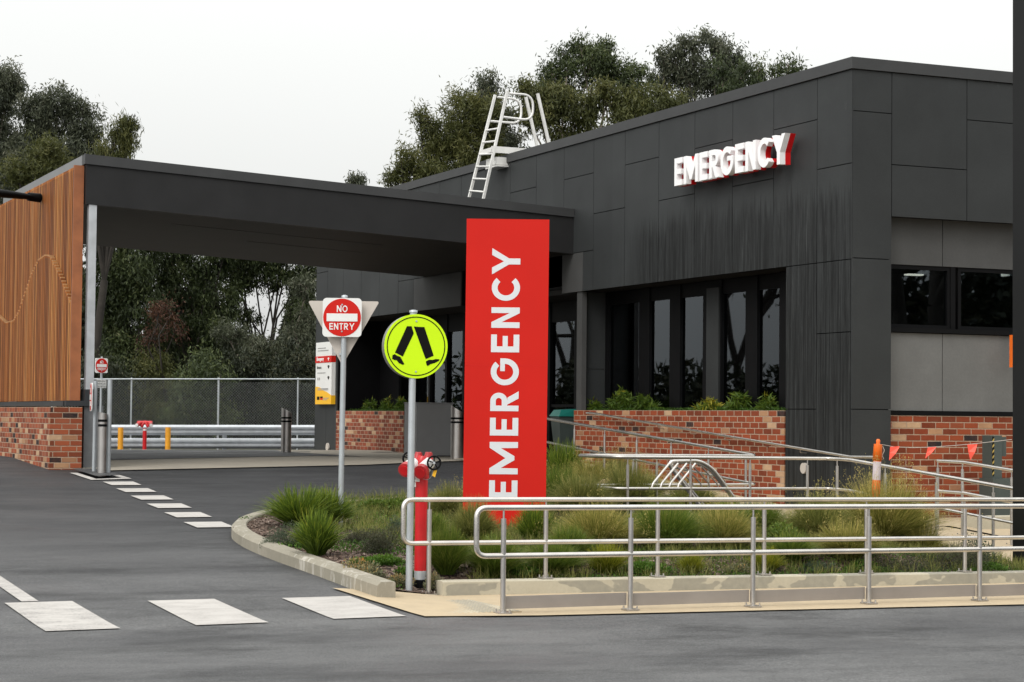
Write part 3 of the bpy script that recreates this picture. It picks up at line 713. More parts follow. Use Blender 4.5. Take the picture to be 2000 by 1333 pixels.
def bftext(txt, size, origin, rx_, uy_, mat, parent, name='text', off=0.0, ext=.001, align='LEFT'):
    cu_ = bpy.data.curves.new(name, 'FONT'); cu_.body = txt; cu_.size = size; cu_.offset = off; cu_.extrude = ext; cu_.align_x = align; cu_.resolution_u = 3
    t_ = bpy.data.objects.new(name, cu_); COL.objects.link(t_)
    me = bpy.data.meshes.new_from_object(t_.evaluated_get(bpy.context.evaluated_depsgraph_get())); bpy.data.objects.remove(t_)
    a = Vector([float(c) for c in rx_]); b = Vector([float(c) for c in uy_]); n_ = a.cross(b).normalized(); off_ = wloc(parent); o_ = Vector([float(c) for c in origin]) - off_
    for v in me.vertices:
        c = v.co.copy(); v.co = o_ + a * c.x + b * c.y + n_ * c.z
    me.materials.clear(); me.materials.append(mat); ob = bpy.data.objects.new(name, me); COL.objects.link(ob); ob.parent = parent; return ob
wo = lambda a, y, x=15.128: (x, wy0 - a * ww, wz0 + HH * y)
bftext('Emergency', .115, wo(.08, .705), (0, -1, 0), (0, 0, 1), M['letter'], wf, 'emergency_text', .003)
bftext('Entrance', .09, wo(.1, .575), (0, -1, 0), (0, 0, 1), M['ink'], wf, 'entrance_text', .001)
for y, m_ in ((.70, 'letter'), (.575, 'ink'), (.40, 'ink')):
    wpoly('arrow', [(.80, y), (.84, y), (.84, y + .03), (.89, y + .03), (.82, y + .05), (.75, y + .03), (.80, y + .03)], M[m_], .011)
for a in (.13, .22): wpoly('toilet_symbol', [(a, .39), (a + .05, .39), (a + .05, .43), (a, .43)], M['greyink'], .006)

# ---- brick planters
def planter(name, label, y0, y1, zb, ztop, mat, xback):
    t = thing(name, label, 'planter', (FX, (y0 + y1) / 2, zb))
    B = MB(); B.box(FX - .012, FX + .23, y0, y1, zb, ztop); B.build('brick_wall', mat, t)
    B = MB(); B.box(FX + .23, xback, y0, y1, ztop - .4, ztop - .06); B.build('soil', M['mulch'], t)
    return t
planter('brick_planter', 'red brick planter wall under the row of tall windows', 24.58, 31.40, .1, 1.68, M['brickP'], 15.69)
planter('brick_planter', 'shorter brick planter beside the grey cabinet and far column', 39.55, 43.84, .5, 1.66, M['brickF'], 16.2)

# vent cap on far column, conduit plate on near column
p = atX(641, 874, FX); t = MB().cyl((FX - .03, p[1], p[2]), (FX + .01, p[1], p[2]), .10, .10, 20).build('wall_vent', M['signback']); tag(t, 'small round pale vent low on the far column', 'vent')
p = atX(1573, 915, FX); t = MB().cyl((FX - .04, p[1], p[2]), (FX + .01, p[1], p[2]), .075, .075, 20).build('wall_outlet', M['signback']); tag(t, 'round pale outlet low on the near dark column behind the rails', 'outlet')

# ------------------------------------------------------------------ ambulance canopy
can = thing('ambulance_canopy', 'sloping dark canopy with timber screen over the ambulance lane', 'canopy', (6.8, 31.5, .65))
CX0, CX1, CY0, CY1 = 6.77, FX, 31.5, 38.6
zc = lambda x, a, b: a + (b - a) * (x - CX0) / (CX1 - CX0)
def slopebox(B, x0, x1, y0, y1, a0, a1, b0, b1):  # bottoms a (at x0,x1), tops b
    B.add([(x0, y0, a0), (x1, y0, a1), (x1, y1, a1), (x0, y1, a0), (x0, y0, b0), (x1, y0, b1), (x1, y1, b1), (x0, y1, b0)],
          [(0, 3, 2, 1), (4, 5, 6, 7), (0, 1, 5, 4), (1, 2, 6, 5), (2, 3, 7, 6), (3, 0, 4, 7)]); return B
slopebox(MB(), CX0, CX1 - .004, CY0, CY0 + .12, 4.82, 4.39, 5.44, 5.02).build('fascia', M['fascia'], can)
B = slopebox(MB(), CX0 - .03, CX1 - .004, CY0 - .03, CY0 + .2, 5.445, 5.025, 5.60, 5.17)
B.build('roof_capping', M['cap'], can)
B = MB(); slopebox(B, CX0 - .03, CX0 + .2, CY0 + .202, CY1 + .03, 5.42, 5.415, 5.60, 5.59); B.build('side_capping', M['skylit_cap'], can)
slopebox(MB(), CX0, CX0 + .1, CY0 + .122, CY1, 4.82, 4.815, 5.41, 5.408).build('side_fascia', M['fascia'], can)
slopebox(MB(), CX0 + .2, CX1 - .004, CY0 + .2, CY1, 5.30, 4.90, 5.50, 5.08).build('roof', M['cap'], can)
slopebox(MB(), CX0 + .1, CX1 - .004, CY1 - .1, CY1, 4.86, 4.43, 5.3, 4.9).build('rear_fascia', M['fascia'], can)
slopebox(MB(), CX0 + .1, CX1 - .004, CY0 + .122, CY1 - .102, 4.84, 4.41, 4.88, 4.45).build('soffit', M['soffit'], can)
for y, xa_, xb_ in ((33.3, 8.6, 12.4), (34.9, 10.4, 12.6)):
    slopebox(MB(), xa_, xb_, y, y + .02, zc(xa_, 4.833, 4.403), zc(xb_, 4.833, 4.403), zc(xa_, 4.838, 4.408), zc(xb_, 4.838, 4.408)).build('soffit_trim', M['cap'], can)
# steel columns
ca = atY(177, 600, 31.56); cw = .062
MB().box(ca[0] - cw, ca[0] + cw, 31.52, 31.66, 1.90, 4.815).build('column', M['galvb'], can)
MB().box(6.85, 6.98, 38.2, 38.35, 1.66, 4.8).build('column', M['galvb'], can)
MB().box(6.80, 7.10, 31.50, 31.95, .62, 1.66).build('pier', M['pier'], can)
MB().box(6.80, 7.10, 31.52, 31.93, .55, .72).build('pier_base', M['black'], can)
B = MB(); B.box(6.50, 7.03, 31.44, 31.56, 1.66, 1.74); B.box(6.80, 7.0, 31.47, 31.9, 1.74, 1.92); B.box(6.48, 6.80, 31.56, 39.6, 1.66, 1.735)
B.build('steel_channel', M['darksteel'], can)
# brick base of the screen wall
cn = atY(97, 850, 31.36)[0]
B = MB(); B.box(cn, 6.74, 31.36, 40.2, .62, 1.64); B.build('brick_wall', M['brickL'], can)
MB().box(cn + .006, 6.74, 31.352, 31.359, .62, 1.64).build('brick_end', M['brickLx'], can)
MB().box(cn - .02, 6.76, 31.33, 40.2, .45, .618).build('footing', M['conc'], can)
MB().box(6.76, 7.12, 31.3, 31.9, .45, .70).build('footing', M['conc'], can)
# timber screen with carved wave step
cv_px = [(-40, 596), (0, 618), (15, 632), (30, 628), (40, 610), (52, 575), (65, 537), (78, 510), (92, 500), (103, 503), (116, 528), (130, 562), (142, 590), (150, 596)]
cvY = [atX(a, b, 6.64)[1] for a, b in cv_px]; cvZ = [atX(a, b, 6.64)[2] for a, b in cv_px]
order = np.argsort(cvY); cvY = np.array(cvY)[order]; cvZ = np.array(cvZ)[order]
B = MB(); y = 31.70; rng = random.Random(4); cut = []; KB = MB(); p_ = .1115
while y < 39.6:
    ztop = 5.44; zc_ = float(np.interp(y + .04, cvY, cvZ)); zn = float(np.interp(y + .04 + p_, cvY, cvZ)); w = .050; j = rng.uniform(-.002, .002)
    B.box(6.665 + j, 6.682, y, y + w, zc_ - .03, ztop); B.box(6.600 + j, 6.664 + j, y, y + w, 1.745, zc_)
    cut += [0] * 12; B.box(6.597 + j, 6.664 + j, y - .003, y + w + .003, zc_ + .001, zc_ + .02); cut += [1] * 6
    KB.box(6.605, 6.6635, y + w, y + p_, 1.75, min(zc_, zn) - .02); y += p_  # added black fillers stand in for shade between the battens
KB.box(6.670, 6.684, 31.72, 39.6, 1.75, 5.40)  # added black board for the same gap shade behind the upper battens
ts = B.build('timber_screen', M['wood'], can); ts.data.materials.append(M['cutwood']); ts.data.polygons.foreach_set('material_index', cut)
KB.build('gap_shade', M['black'], can)
B = MB()
for z_ in (2.0, 3.0, 4.0, 5.0): B.box(6.684, 6.744, 31.72, 39.6, z_, z_ + .05)
B.build('screen_rail', M['black'], can)
B = MB(); B.box(6.60, 6.755, 31.60, 31.66, 1.745, 5.43); B.build('end_board', M['woodboard'], can)
# wall light reaching out from the screen
wlp = atX(76, 387, 6.62); LY = wlp[1]; LZ = wlp[2]
wlt = thing('wall_floodlight', 'black floodlight reaching out from the top of the timber screen', 'floodlight', (6.62, LY, LZ))
e = atD(0, 378, (wlp - CP).dot(cf) * .985); dr = (e - wlp); dr = dr / np.linalg.norm(dr)
P_ = lambda a, dz=0: wlp + dr * a + np.array([0, 0, dz])
MB().cyl(P_(-.02), P_(.2), .078, .072, 14).build('spigot', M['black'], wlt)
B = MB(); B.tube([P_(.12), P_(.3), P_(.7), P_(1.0)], [.075, .10, .13, .11], 10, True, 1.0, .55); B.build('lamp_head', M['black'], wlt)
MB().tube([P_(.35, .032), P_(.72, .045), P_(.78, .03)], [.03, .05, .02], 6, True, 1, .4).build('driver_cover', M['darksteel'], wlt)

# ------------------------------------------------------------------ roof access ladder
yn = atX(942, 388, 14.72)[1]; yf_ = yn + .52
lad = thing('roof_ladder', 'white aluminium step over ladder from the canopy roof to the main roof', 'ladder', (14.7, yn, 5.2))
nb = atY(942, 388, yn); ntp = atY(991, 178, yn); fb = atY(914, 385, yf_); ftp = atY(967, 186, yf_)
st_ = MB().tube([nb - np.array([0, 0, .1]), ntp], .032, 4); st_.build('stile', M['alum'], lad)
st_ = MB().tube([fb - np.array([0, 0, .1]), ftp], .032, 4); st_.build('stile', M['alum'], lad)
for i in range(6):
    t_ = .06 + i * .118; a = nb + (ntp - nb) * t_; b = fb + (ftp - fb) * t_
    MB().tube([a, b], .018, 6).build('rung', M['alum'], lad)
rn = [atY(1074, 282, yn), atY(1050, 183, yn)]; rf = [atY(1052, 292, yf_), atY(1027, 190, yf_)]
MB().tube([rn[0] - np.array([-.05, 0, .25]), rn[1]], .034, 4).build('rear_stile', M['alum'], lad)
MB().tube([rf[0] - np.array([-.05, 0, .25]), rf[1]], .034, 4).build('rear_stile', M['alum'], lad)
def loopy(y, pts): MB().tube(fillet([atY(a, b, y) for a, b in pts], .22, 6), .022, 8).build('hand_loop', M['alum'], lad)
loopy(yn, [(994, 183), (1041, 186), (1041, 236), (983, 229)]); loopy(yf_, [(972, 190), (1018, 195), (1018, 242), (958, 237)])
pz = atY(962, 288, yn)[2]; px0 = atY(960, 290, yn)[0]; px1 = atY(1040, 288, yn)[0] + .15
B = MB()
for i in range(5): B.box(px0, px1, yn + .02 + i * .1, yn + .09 + i * .1, pz - .03, pz)
B.box(px0, px0 + .06, yn, yf_, pz - .09, pz - .03); B.box(px1 - .06, px1, yn, yf_, pz - .09, pz - .03); B.box(px0, px1, yn - .02, yn + .015, pz - .1, pz + .02)
B.build('platform', M['alum'], lad)
B = MB(); q = atY(975, 312, yn); B.box(q[0] - .05, q[0] + .28, yn + .02, yf_ - .02, q[2] - .09, q[2] + .05); B.box(q[0] - .05, q[0] + .3, yn - .01, yf_ + .01, q[2] - .13, q[2] - .10); B.build('bracket', M['alum'], lad)

# ------------------------------------------------------------------ handrails
def post(parent, x, y, zb, zt_, r=.021, plate=True, sq=False):
    B = MB(); B.cyl((x, y, zb), (x, y, zt_ - .085), r, r, 12); B.cyl((x, y, zt_ - .085), (x, y, zt_ - .012), .008, .008, 8)
    o = B.build('post', M['steelv'], parent)
    if plate:
        B = MB(); B.box(x - .055, x + .055, y - .055, y + .055, zb, zb + .012)
        for a in (-.04, .04):
            for b in (-.04, .04): B.cyl((x + a, y + b, zb + .012), (x + a, y + b, zb + .034), .008, .008, 6)
        B.build('base_plate', M['steelv'], o)
    return o
zfr = lambda x: .838 - .0065 * (x - 6.2)
hr1 = thing('handrail', 'nearest stainless handrail with kick plate along the road edge', 'handrail', (9, 14.5, 0))
B = MB(); pts = [(20, 14.5, zfr(20) - .375), (6.20, 14.5, zfr(6.2) - .375), (6.20, 14.5, zfr(6.2)), (20, 14.5, zfr(20))]
B.tube(fillet(pts, .085, 7), .0215, 14); B.build('rail', M['steel'], hr1)
fxs = [6.43, 7.55, 8.69, 9.83, 10.98, 12.12, 13.26, 14.4]
for x in fxs: post(hr1, x, 14.5, -.006 * max(0, x - 6) + .014, zfr(x))
for a, b in zip(fxs[:-1], fxs[1:]):
    MB().box(a - .004, b - .016, 14.535, 14.543, .045 - .006 * (a - 6), .145 - .006 * (a - 6)).build('kick_plate', M['kick'], hr1)
hr2 = thing('handrail', 'second stainless handrail standing on the concrete upstand in front of the garden', 'handrail', (9, 16.2, 0))
zbr = lambda x: .83 - .0075 * (x - 6.26)
pts = [(20, 16.24, zbr(20) - .375), (6.26, 16.24, zbr(6.26) - .375), (6.26, 16.24, zbr(6.26)), (20, 16.24, zbr(20))]
MB().tube(fillet(pts, .085, 7), .0215, 14).build('rail', M['steel'], hr2)
for i, x in enumerate([6.50, 7.61, 8.73, 9.85, 10.98, 12.12, 13.25]): post(hr2, x, 16.24, .012 if i == 0 else .132 - .009 * (x - 6.6), zbr(x))
# upstand
B = MB(); n_ = 24
for i in range(n_):
    a = 6.59 + i * (20 - 6.59) / n_; b = 6.59 + (i + 1) * (20 - 6.59) / n_
    za, zb_ = .13 - .009 * (a - 6.6), .13 - .009 * (b - 6.6)
    B.add([(a, 16.14, -.2), (b, 16.14, -.2), (b, 16.14, zb_ - .008), (a, 16.14, za - .008), (a, 16.148, za), (b, 16.148, zb_), (b, 16.33, zb_), (a, 16.33, za), (b, 16.33, -.2), (a, 16.33, -.2)],
          [(0, 1, 2, 3), (3, 2, 5, 4), (4, 5, 6, 7), (7, 6, 8, 9)])
B.add([(6.59, 16.14, -.2), (6.59, 16.14, .122), (6.59, 16.148, .13), (6.59, 16.33, .13), (6.59, 16.33, -.2)], [(0, 1, 2, 3, 4)])
tag(B.build('retaining_upstand', M['upstand']), 'low stained concrete upstand edging the garden along the footpath', 'low wall')
# inner ramp rails
hr3 = thing('handrail', 'stainless ramp handrail sloping down from the entrance and turning back at the landing', 'handrail', (13.8, 24, .3))
zA = lambda Y: hpath(Y) + .865
XA = 13.8; XB = 13.98
for dz in (0, -.375):
    r_ = .0215 if dz == 0 else .018
    pts = [(XA, 32.0, zA(32) + dz), (XA, 30.9, zA(30.9) + dz), (XA, 22.95, 1.075 + dz), (11.2, 22.95, 1.075 + dz), (11.05, 22.2, 1.08 + dz), (11.0, 21.5, 1.085 + dz), (XB, 21.5, 1.07 + dz), (XB, 21.05, 1.065 + dz), (XB, 17.0, .76 + dz), (XB, 16.6, .76 + dz)]
    MB().tube(fillet(pts, .10, 5), r_, 10).build('rail', M['steel'], hr3)
for px in (1122, 1181, 1244, 1311, 1384, 1457):
    Y = atX(px, 850, XA)[1]; post(hr3, XA, Y, hpath(Y), zA(Y) if Y > 22.95 else 1.075, .017)
for px in (1226, 1349, 1465):
    q = atY(px, 900, 21.5); post(hr3, q[0], 21.5, .21, 1.08, .018)
for px in (1237, 1283): q = atY(px, 900, 22.95); post(hr3, q[0], 22.95, .21, 1.075, .018)
for px in (1577, ): q = atY(px, 900, 21.5); post(hr3, q[0], 21.5, .21, 1.07, .018)
for px in (1635, 1729, 1829, 1940):
    Y = atX(px, 920, XB)[1]; post(hr3, XB, Y, hpath(Y), ip(Y, [17, 21.05, 21.5], [.76, 1.065, 1.07]), .018)
hr4 = thing('handrail', 'short stainless handrail on the far side of the lower ramp near the green post', 'handrail', (15.15, 20, .1))
for dz in (0, -.375):
    pts = [(15.15, 20.85, 1.055 + dz), (15.15, 20.3, 1.05 + dz), (15.15, 16.8, .78 + dz)]
    MB().tube(pts, .0205, 10).build('rail', M['steel'], hr4)
for Y in (20.85, 20.35, 19.4, 18.4): post(hr4, 15.15, Y, hpath(Y) + .0, ip(Y, [16.8, 20.3, 20.85], [.78, 1.05, 1.055]), .018)
hr5 = thing('wall_handrail', 'single stainless rail bracketed to the brick planter wall and dark column', 'handrail', (15.13, 27, 1.2))
pts = [atX(1146, 807, 15.13), atX(1160, 808, 15.13), atX(1400, 849, 15.13), atX(1662, 893, 15.13), atX(1712, 893.5, 15.13)]
MB().tube(pts, .02, 10).build('rail', M['steel'], hr5)
for px in (1160, 1225, 1286, 1349, 1415, 1490, 1563, 1640):
    Y = atX(px, 850, 15.13)[1]; Z = ip(px, [1160, 1400, 1662], [pts[1][2], pts[2][2], pts[3][2]])
    MB().tube([(15.13, Y, Z - .01), (15.13, Y, Z - .06), (15.235, Y, Z - .07)], .007, 6).build('bracket', M['steelv'], hr5)

# bike rack / stair rail piece inside the landing rails
rack = thing('bike_rack', 'stainless bike rack with slanted bars between the landing rails', 'bike rack', (12.2, 22.2, .21))
rk = lambda px, py, y=22.0: atY(px, py, y)
MB().tube(fillet([rk(1376, 1000), rk(1302, 902), rk(1366, 900), rk(1392, 916), rk(1456, 1004)], .12, 6), .026, 10).build('frame', M['steel'], rack)
MB().tube(fillet([rk(1382, 996, 22.25), rk(1306, 905, 22.25), rk(1362, 904, 22.25), rk(1388, 918, 22.25), rk(1450, 1000, 22.25)], .12, 6), .018, 8).build('frame', M['steelv'], rack)
for i in range(4):
    a = 1307 + i * 17; MB().tube(fillet([rk(a, 906, 21.9), rk(a - 31, 944, 21.75), rk(a - 34, 953, 21.75)], .05, 3), .014, 8).build('bar', M['steel'], rack)
    MB().tube(fillet([rk(1322 + i * 16, 912, 22.3), rk(1352 + i * 16, 944, 22.4), rk(1356 + i * 16, 955, 22.4)], .05, 3), .010, 8).build('bar', M['kick'], rack)
MB().tube([rk(1268, 954, 21.75), rk(1330, 955, 21.75)], .012, 8).build('bar', M['steelv'], rack)
MB().tube([rk(1345, 957, 22.4), rk(1408, 957, 22.4)], .012, 8).build('bar', M['steelv'], rack)

# black steel column at the right
bc = thing('steel_column', 'tall black square steel column standing in the garden at the right', 'column', (13.45, 17.2, 0))
cx0 = atY(1976.5, 600, 17.41)[0]
B = MB(); w = .36; c_ = .012
prof = [(c_, 0), (w - c_, 0), (w, c_), (w, w - c_), (w - c_, w), (c_, w), (0, w - c_), (0, c_)]
B.prism([(cx0 + a, 17.05 + b) for a, b in prof], (0, 0, -.1), (1, 0, 0), (0, 1, 0), (0, 0, 1), 7.4); B.build('shaft', M['blackcol'], bc)
MB().box(cx0 + .04, cx0 + .055, 17.042, 17.049, .1, 7.2).build('edge_strip', M['darksteel'], bc)
MB().box(cx0 - .04, cx0 + w + .04, 17.01, 17.45, .0, .03).build('base_plate', M['blackcol'], bc)

# ------------------------------------------------------------------ signs
rv = Vector(rt.tolist()); uv = Vector((0, 0, 1)); fv = Vector(fw.tolist()); toc = -fv
bs = thing('pylon_sign', 'tall red pylon sign with white EMERGENCY lettering reading upwards', 'sign', atD(990, 1060, 21.9))
sl_ = Vector((.0, 0, 1)) + rv * .0035; sl_.normalize()
pb = Vector(atD(984, 1064, 21.9).tolist()); wS = .90; hS = 3.535
rv2 = (rv + fv * .02).normalized()
MB().obox(pb + sl_ * hS / 2 + fv * .05 + rv2 * .0, rv2 * wS / 2, fv * .05, sl_ * hS / 2).build('panel', M['red'], bs)
MB().obox(pb + sl_ * 1.94 - fv * .0005, rv2 * wS / 2, fv * .001, sl_ * .0012).build('panel_joint', M['red3'], bs)
# letters: explicit spans measured along the sign
q0 = Vector(atD(1010, 1000, 21.85).tolist())
spans = [('E', .0, .64), ('M', .86, 1.16), ('E', 2.25, .64), ('R', 3.13, .70), ('G', 4.06, .97), ('E', 5.25, .64), ('N', 6.13, .74), ('C', 7.11, .90), ('Y', 8.06, .95)]
u_ = .287
y_start = Vector(atD(1010.5, 974, 21.89).tolist())
y_end = Vector(atD(1016, 484, 21.89).tolist())
tot = 8.06 + .95; u_ = (y_end - y_start).length / tot
nf = rv2.cross(sl_).normalized(); nf = nf if nf.dot(toc) > 0 else -nf
y_start = y_start - nf * ((y_start - pb).dot(nf) - .0006)
for c, s0, w in spans:
    g0, ps = glyph(c, .205)
    B = MB()
    for p in ps:
        B.prism([((s0 + a * w / g0) * u_, b * u_ * 1.02) for a, b in p], y_start, sl_, -rv2, nf, .0015)
    B.build('letter', M['biglet'], bs)

def rounded(w, hh, r, n=5):
    o = []
    for cx_, cy_, a0 in ((w / 2 - r, hh / 2 - r, 0), (-w / 2 + r, hh / 2 - r, 90), (-w / 2 + r, -hh / 2 + r, 180), (w / 2 - r, -hh / 2 + r, 270)):
        for i in range(n + 1): o.append((cx_ + r * math.cos(R(a0 + 90 * i / n)), cy_ + r * math.sin(R(a0 + 90 * i / n))))
    return o
def circ(r, n=40, cx=0, cy=0): return [(cx + r * math.cos(2 * math.pi * i / n), cy + r * math.sin(2 * math.pi * i / n)) for i in range(n)]
def no_entry(parent, c, ex, ey, en, s):
    c = Vector([float(x) for x in c]); ex = Vector(ex).normalized(); en = Vector(en).normalized()
    pl = MB().prism(rounded(s, s, s * .1), c, ex, ey, en, .012).build('sign_plate', M['white'], parent)
    MB().prism(circ(s * .485), c + en * .0125, ex, ey, en, .003).build('red_disc', M['red'], pl)
    MB().prism([(-.395 * s, -.1 * s), (.395 * s, -.1 * s), (.395 * s, .1 * s), (-.395 * s, .1 * s)], c + en * .016, ex, ey, en, .003).build('white_bar', M['white'], pl)
    for txt, H, yy, wid in (('NO', .175, .135, .275), ('ENTRY', .168, -.315, .645)):
        ls, tw = letters(txt, H * s, .17, .16); k = wid * s / tw; B = MB()
        for c_, ps in ls:
            for p in ps: B.prism([(a * k - wid * s / 2, b + yy * s) for a, b in p], c + en * .016, ex, ey, en, .003)
        B.build('lettering', M['white'], pl)
    for yb in (.33, -.36): MB().prism(circ(.009, 10, 0, yb * s), c + en * .016, ex, ey, en, .008).build('bolt', M['galv'], pl)
    return pl
# pole with no entry plate and give way back
dN = 21.9
ne = thing('traffic_sign', 'large no entry sign backed by a blank give way triangle on galvanised pole', 'traffic sign', tuple(atD(664, 1015, dN)))
pt = Vector(atD(673, 582, dN).tolist()); pbm = Vector(atD(664, 1035, dN).tolist()); pbm = Vector((pt.x, pt.y, pbm.z)) - rv * .015
MB().tube([pbm, pt], .030, 14).build('pole', M['galv'], ne)
MB().tube([pt, pt + Vector((0, 0, .022)), pt + Vector((0, 0, .03))], [.034, .034, .015], 14).build('pole_cap', M['galv'], ne)
cN = Vector(atD(669, 621, dN).tolist()) - fv * .045
no_entry(ne, cN, rv + fv * .03, uv, toc, .42)
tr = [(604, 588), (737, 588), (668, 706)]
tp = []
def roundpoly(P, r, n=5):
    P = [Vector((a, b, 0)) for a, b in P]; m = len(P); o = []
    for i in range(m):
        a, b, c = P[i - 1], P[i], P[(i + 1) % m]
        for k in range(n + 1):
            t = k / n; p0_ = b + (a - b).normalized() * r; p1_ = b + (c - b).normalized() * r; q = p0_ * (1 - t) ** 2 + b * 2 * t * (1 - t) + p1_ * t * t; o.append((q.x, q.y))
    return o
k_ = dN / F
MB().prism(roundpoly([((a - 669) * k_, (621 - b) * k_) for a, b in [(600, 588), (740.5, 588), (669, 714)]], .035), cN + fv * .085, rv, uv, fv, .006).build('give_way_back', M['signback'], ne)
B = MB(); zc2 = Vector(atD(668, 692, dN).tolist()); B.tube([zc2 - uv * .012, zc2 + uv * .012], .035, 14); B.build('clamp', M['galv'], ne)
# pedestrian crossing disc
dP = 17.55
pc = thing('pedestrian_crossing_sign', 'round lime yellow walking legs sign on a galvanised pole beside the fire standpipe', 'traffic sign', tuple(atD(799, 1162, dP)))
pt = Vector(atD(807.5, 611, dP).tolist()); pz0 = Vector(atD(799, 1164, dP).tolist()); pbm = Vector((pt.x, pt.y, pz0.z)) - rv * .012
MB().tube([pbm, pt], .030, 16).build('pole', M['galv'], pc)
MB().tube([pt, pt + uv * .018, pt + uv * .024], [.036, .036, .015], 14).build('pole_cap', M['galv'], pc)
yaw = R(13)
en = (toc * math.cos(yaw) + rv * math.sin(yaw)).normalized(); ex = (rv * math.cos(yaw) + fv * math.sin(yaw)).normalized()
cD = Vector(atD(811, 677, dP).tolist()) + en * .03; rD = .278
MB().prism(circ(rD, 56), cD, ex, uv, en, .010).build('sign_disc', M['lime'], pc)
MB().prism(circ(rD, 56), cD - en * .125 , ex, uv, en, .118).build('sign_rim', M['rim'], pc)
B = MB()
for a0 in (0, 180):
    ri = [(rD * .925 * math.cos(R(a0 + i * 6)), rD * .925 * math.sin(R(a0 + i * 6))) for i in range(31)] + [(rD * .895 * math.cos(R(a0 + 180 - i * 6)), rD * .895 * math.sin(R(a0 + 180 - i * 6))) for i in range(31)]
    B.prism(ri, cD + en * .0105, ex, uv, en, .002)
B.build('border_ring', M['ink'], pc)
shapes = [[(795, 163), (832, 163), (850, 218), (765, 403), (702, 372)], [(850, 165), (935, 168), (1012, 392), (948, 420)],
          [(683, 392), (700, 385), (722, 398), (745, 405), (778, 462), (765, 468), (735, 455), (715, 432), (700, 432), (680, 422)],
          [(950, 437), (975, 425), (1005, 425), (1030, 418), (1058, 420), (1055, 432), (1020, 450), (985, 460), (965, 475), (955, 465)]]
for nm, sh in zip(('leg_symbol', 'leg_symbol', 'shoe_symbol', 'shoe_symbol'), shapes):
    MB().prism([((a - 870) / 253 * rD, (320 - b) / 253 * rD) for a, b in sh], cD + en * .0105, ex, uv, en, .002).build(nm, M['ink'], pc)
for yb in (.78, -.79): MB().prism(circ(.008, 10, 0, yb * rD), cD + en * .0105, ex, uv, en, .006).build('bolt', M['galv'], pc)
# small sign group near the canopy column
dS = 30.6
s1 = thing('traffic_sign', 'small no entry sign over a white plate on a thin post behind the bollard', 'traffic sign', tuple(atD(196, 900, dS)))
a = Vector(atD(199, 697, dS).tolist()); b = Vector(atD(195, 925, dS).tolist()); MB().tube([Vector((a.x, a.y, b.z)) - rv * .01, a], .018, 10).build('pole', M['galv'], s1)
sy = (rv * .82 - fv * .55).normalized(); sn = (toc * .82 - rv * .55 * -1 * -1).normalized()
sn = sy.cross(uv).normalized();  sn = sn if sn.dot(toc) > 0 else -sn
ex_ = Vector((rv * .70 + fv * .71)).normalized(); sn = ex_.cross(uv).normalized(); sn = sn if sn.dot(toc) > 0 else -sn
no_entry(s1, Vector(atD(197.5, 714.5, dS - .1).tolist()), ex_, uv, sn, .222)
pc_ = Vector(atD(198, 750, dS - .1).tolist())
pw = MB().prism(rounded(.17, .125, .008), pc_, ex_, uv, sn, .006).build('white_plate', M['white'], s1)
for i, tx in enumerate(('EMERGENCY', 'VEHICLES', 'EXCEPTED')): bftext(tx, .034, pc_ + uv * (.028 - i * .04) + sn * .008, ex_, uv, M['ink'], pw, 'lettering', 0, .0006, 'CENTER')
s2 = thing('traffic_sign', 'narrow looking no entry sign turned edge on beside the canopy pier', 'traffic sign', tuple(atD(184, 932, 30.3)))
MB().tube([Vector(atD(183, 932, 30.3).tolist()), Vector(atD(187, 744, 30.3).tolist())], .028, 10).build('pole', M['galv'], s2)
ex2 = (rv * .26 - fv * .96).normalized(); sn2 = ex2.cross(uv).normalized(); sn2 = sn2 if sn2.dot(toc) > 0 else -sn2
no_entry(s2, Vector(atD(179, 776, 30.1).tolist()), -ex2 if ex2.dot(rv) < 0 else ex2, uv, sn2, .42)
s3 = MB().tube([Vector(atD(211, 933, 30.1).tolist()), Vector(atD(215, 742, 30.1).tolist())], .035, 12).build('galvanised_post', M['galv'])
tag(s3, 'plain galvanised post right of the slim grey bollard', 'post')

# ------------------------------------------------------------------ bollards
def bollard(label, px, pyb, pyt, d, r, slant, group=None, mat='steelv', band=True, name='bollard'):
    p = Vector(atD(px, pyb, d).tolist()); H = (pyb - pyt) * d / F
    t = thing(name, label, 'bollard', tuple(p), group)
    B = MB(); n = 20; vs = []
    for k in range(n):
        q = 2 * math.pi * k / n; dx, dy = math.cos(q) * r, math.sin(q) * r; vs.append(p + rv * dx + fv * dy)
    for k in range(n):
        q = 2 * math.pi * k / n; dx, dy = math.cos(q) * r, math.sin(q) * r; vs.append(p + rv * dx + fv * dy + uv * (H - slant * (.5 + .5 * math.cos(q))))
    B.add(vs[:n] + vs[n:], [(k, (k + 1) % n, n + (k + 1) % n, n + k) for k in range(n)], True); B.add(vs[n:], [tuple(range(n))])
    B.build('tube', M[mat], t)
    if band:
        for zz in (H - slant - .10, H - slant - .17):
            MB().tube([p + uv * (zz - .018), p + uv * (zz + .018)], r + .003, 20).build('black_band', M['black'], t)
    return t
bollard('slim grey bollard with two black bands between the galvanised posts', 198.5, 931, 805, 30.0, .064, .03)
bollard('stout steel bollard with sloped top standing alone in the ambulance lane', 558.5, 885, 797, 40.3, .10, .10, 'stout bollards')
bollard('stout steel bollard with sloped top beside the grey cabinet', 892, 899, 792, 36.9, .115, .14, 'stout bollards')
bollard('plain yellow bollard left of the far red fire standpipe', 235, 886, 835.5, 55, .075, 0, 'yellow bollards', 'yellow', False)
bollard('plain yellow bollard right of the far red fire standpipe', 327.5, 885, 835, 55, .075, 0, 'yellow bollards', 'yellow', False)
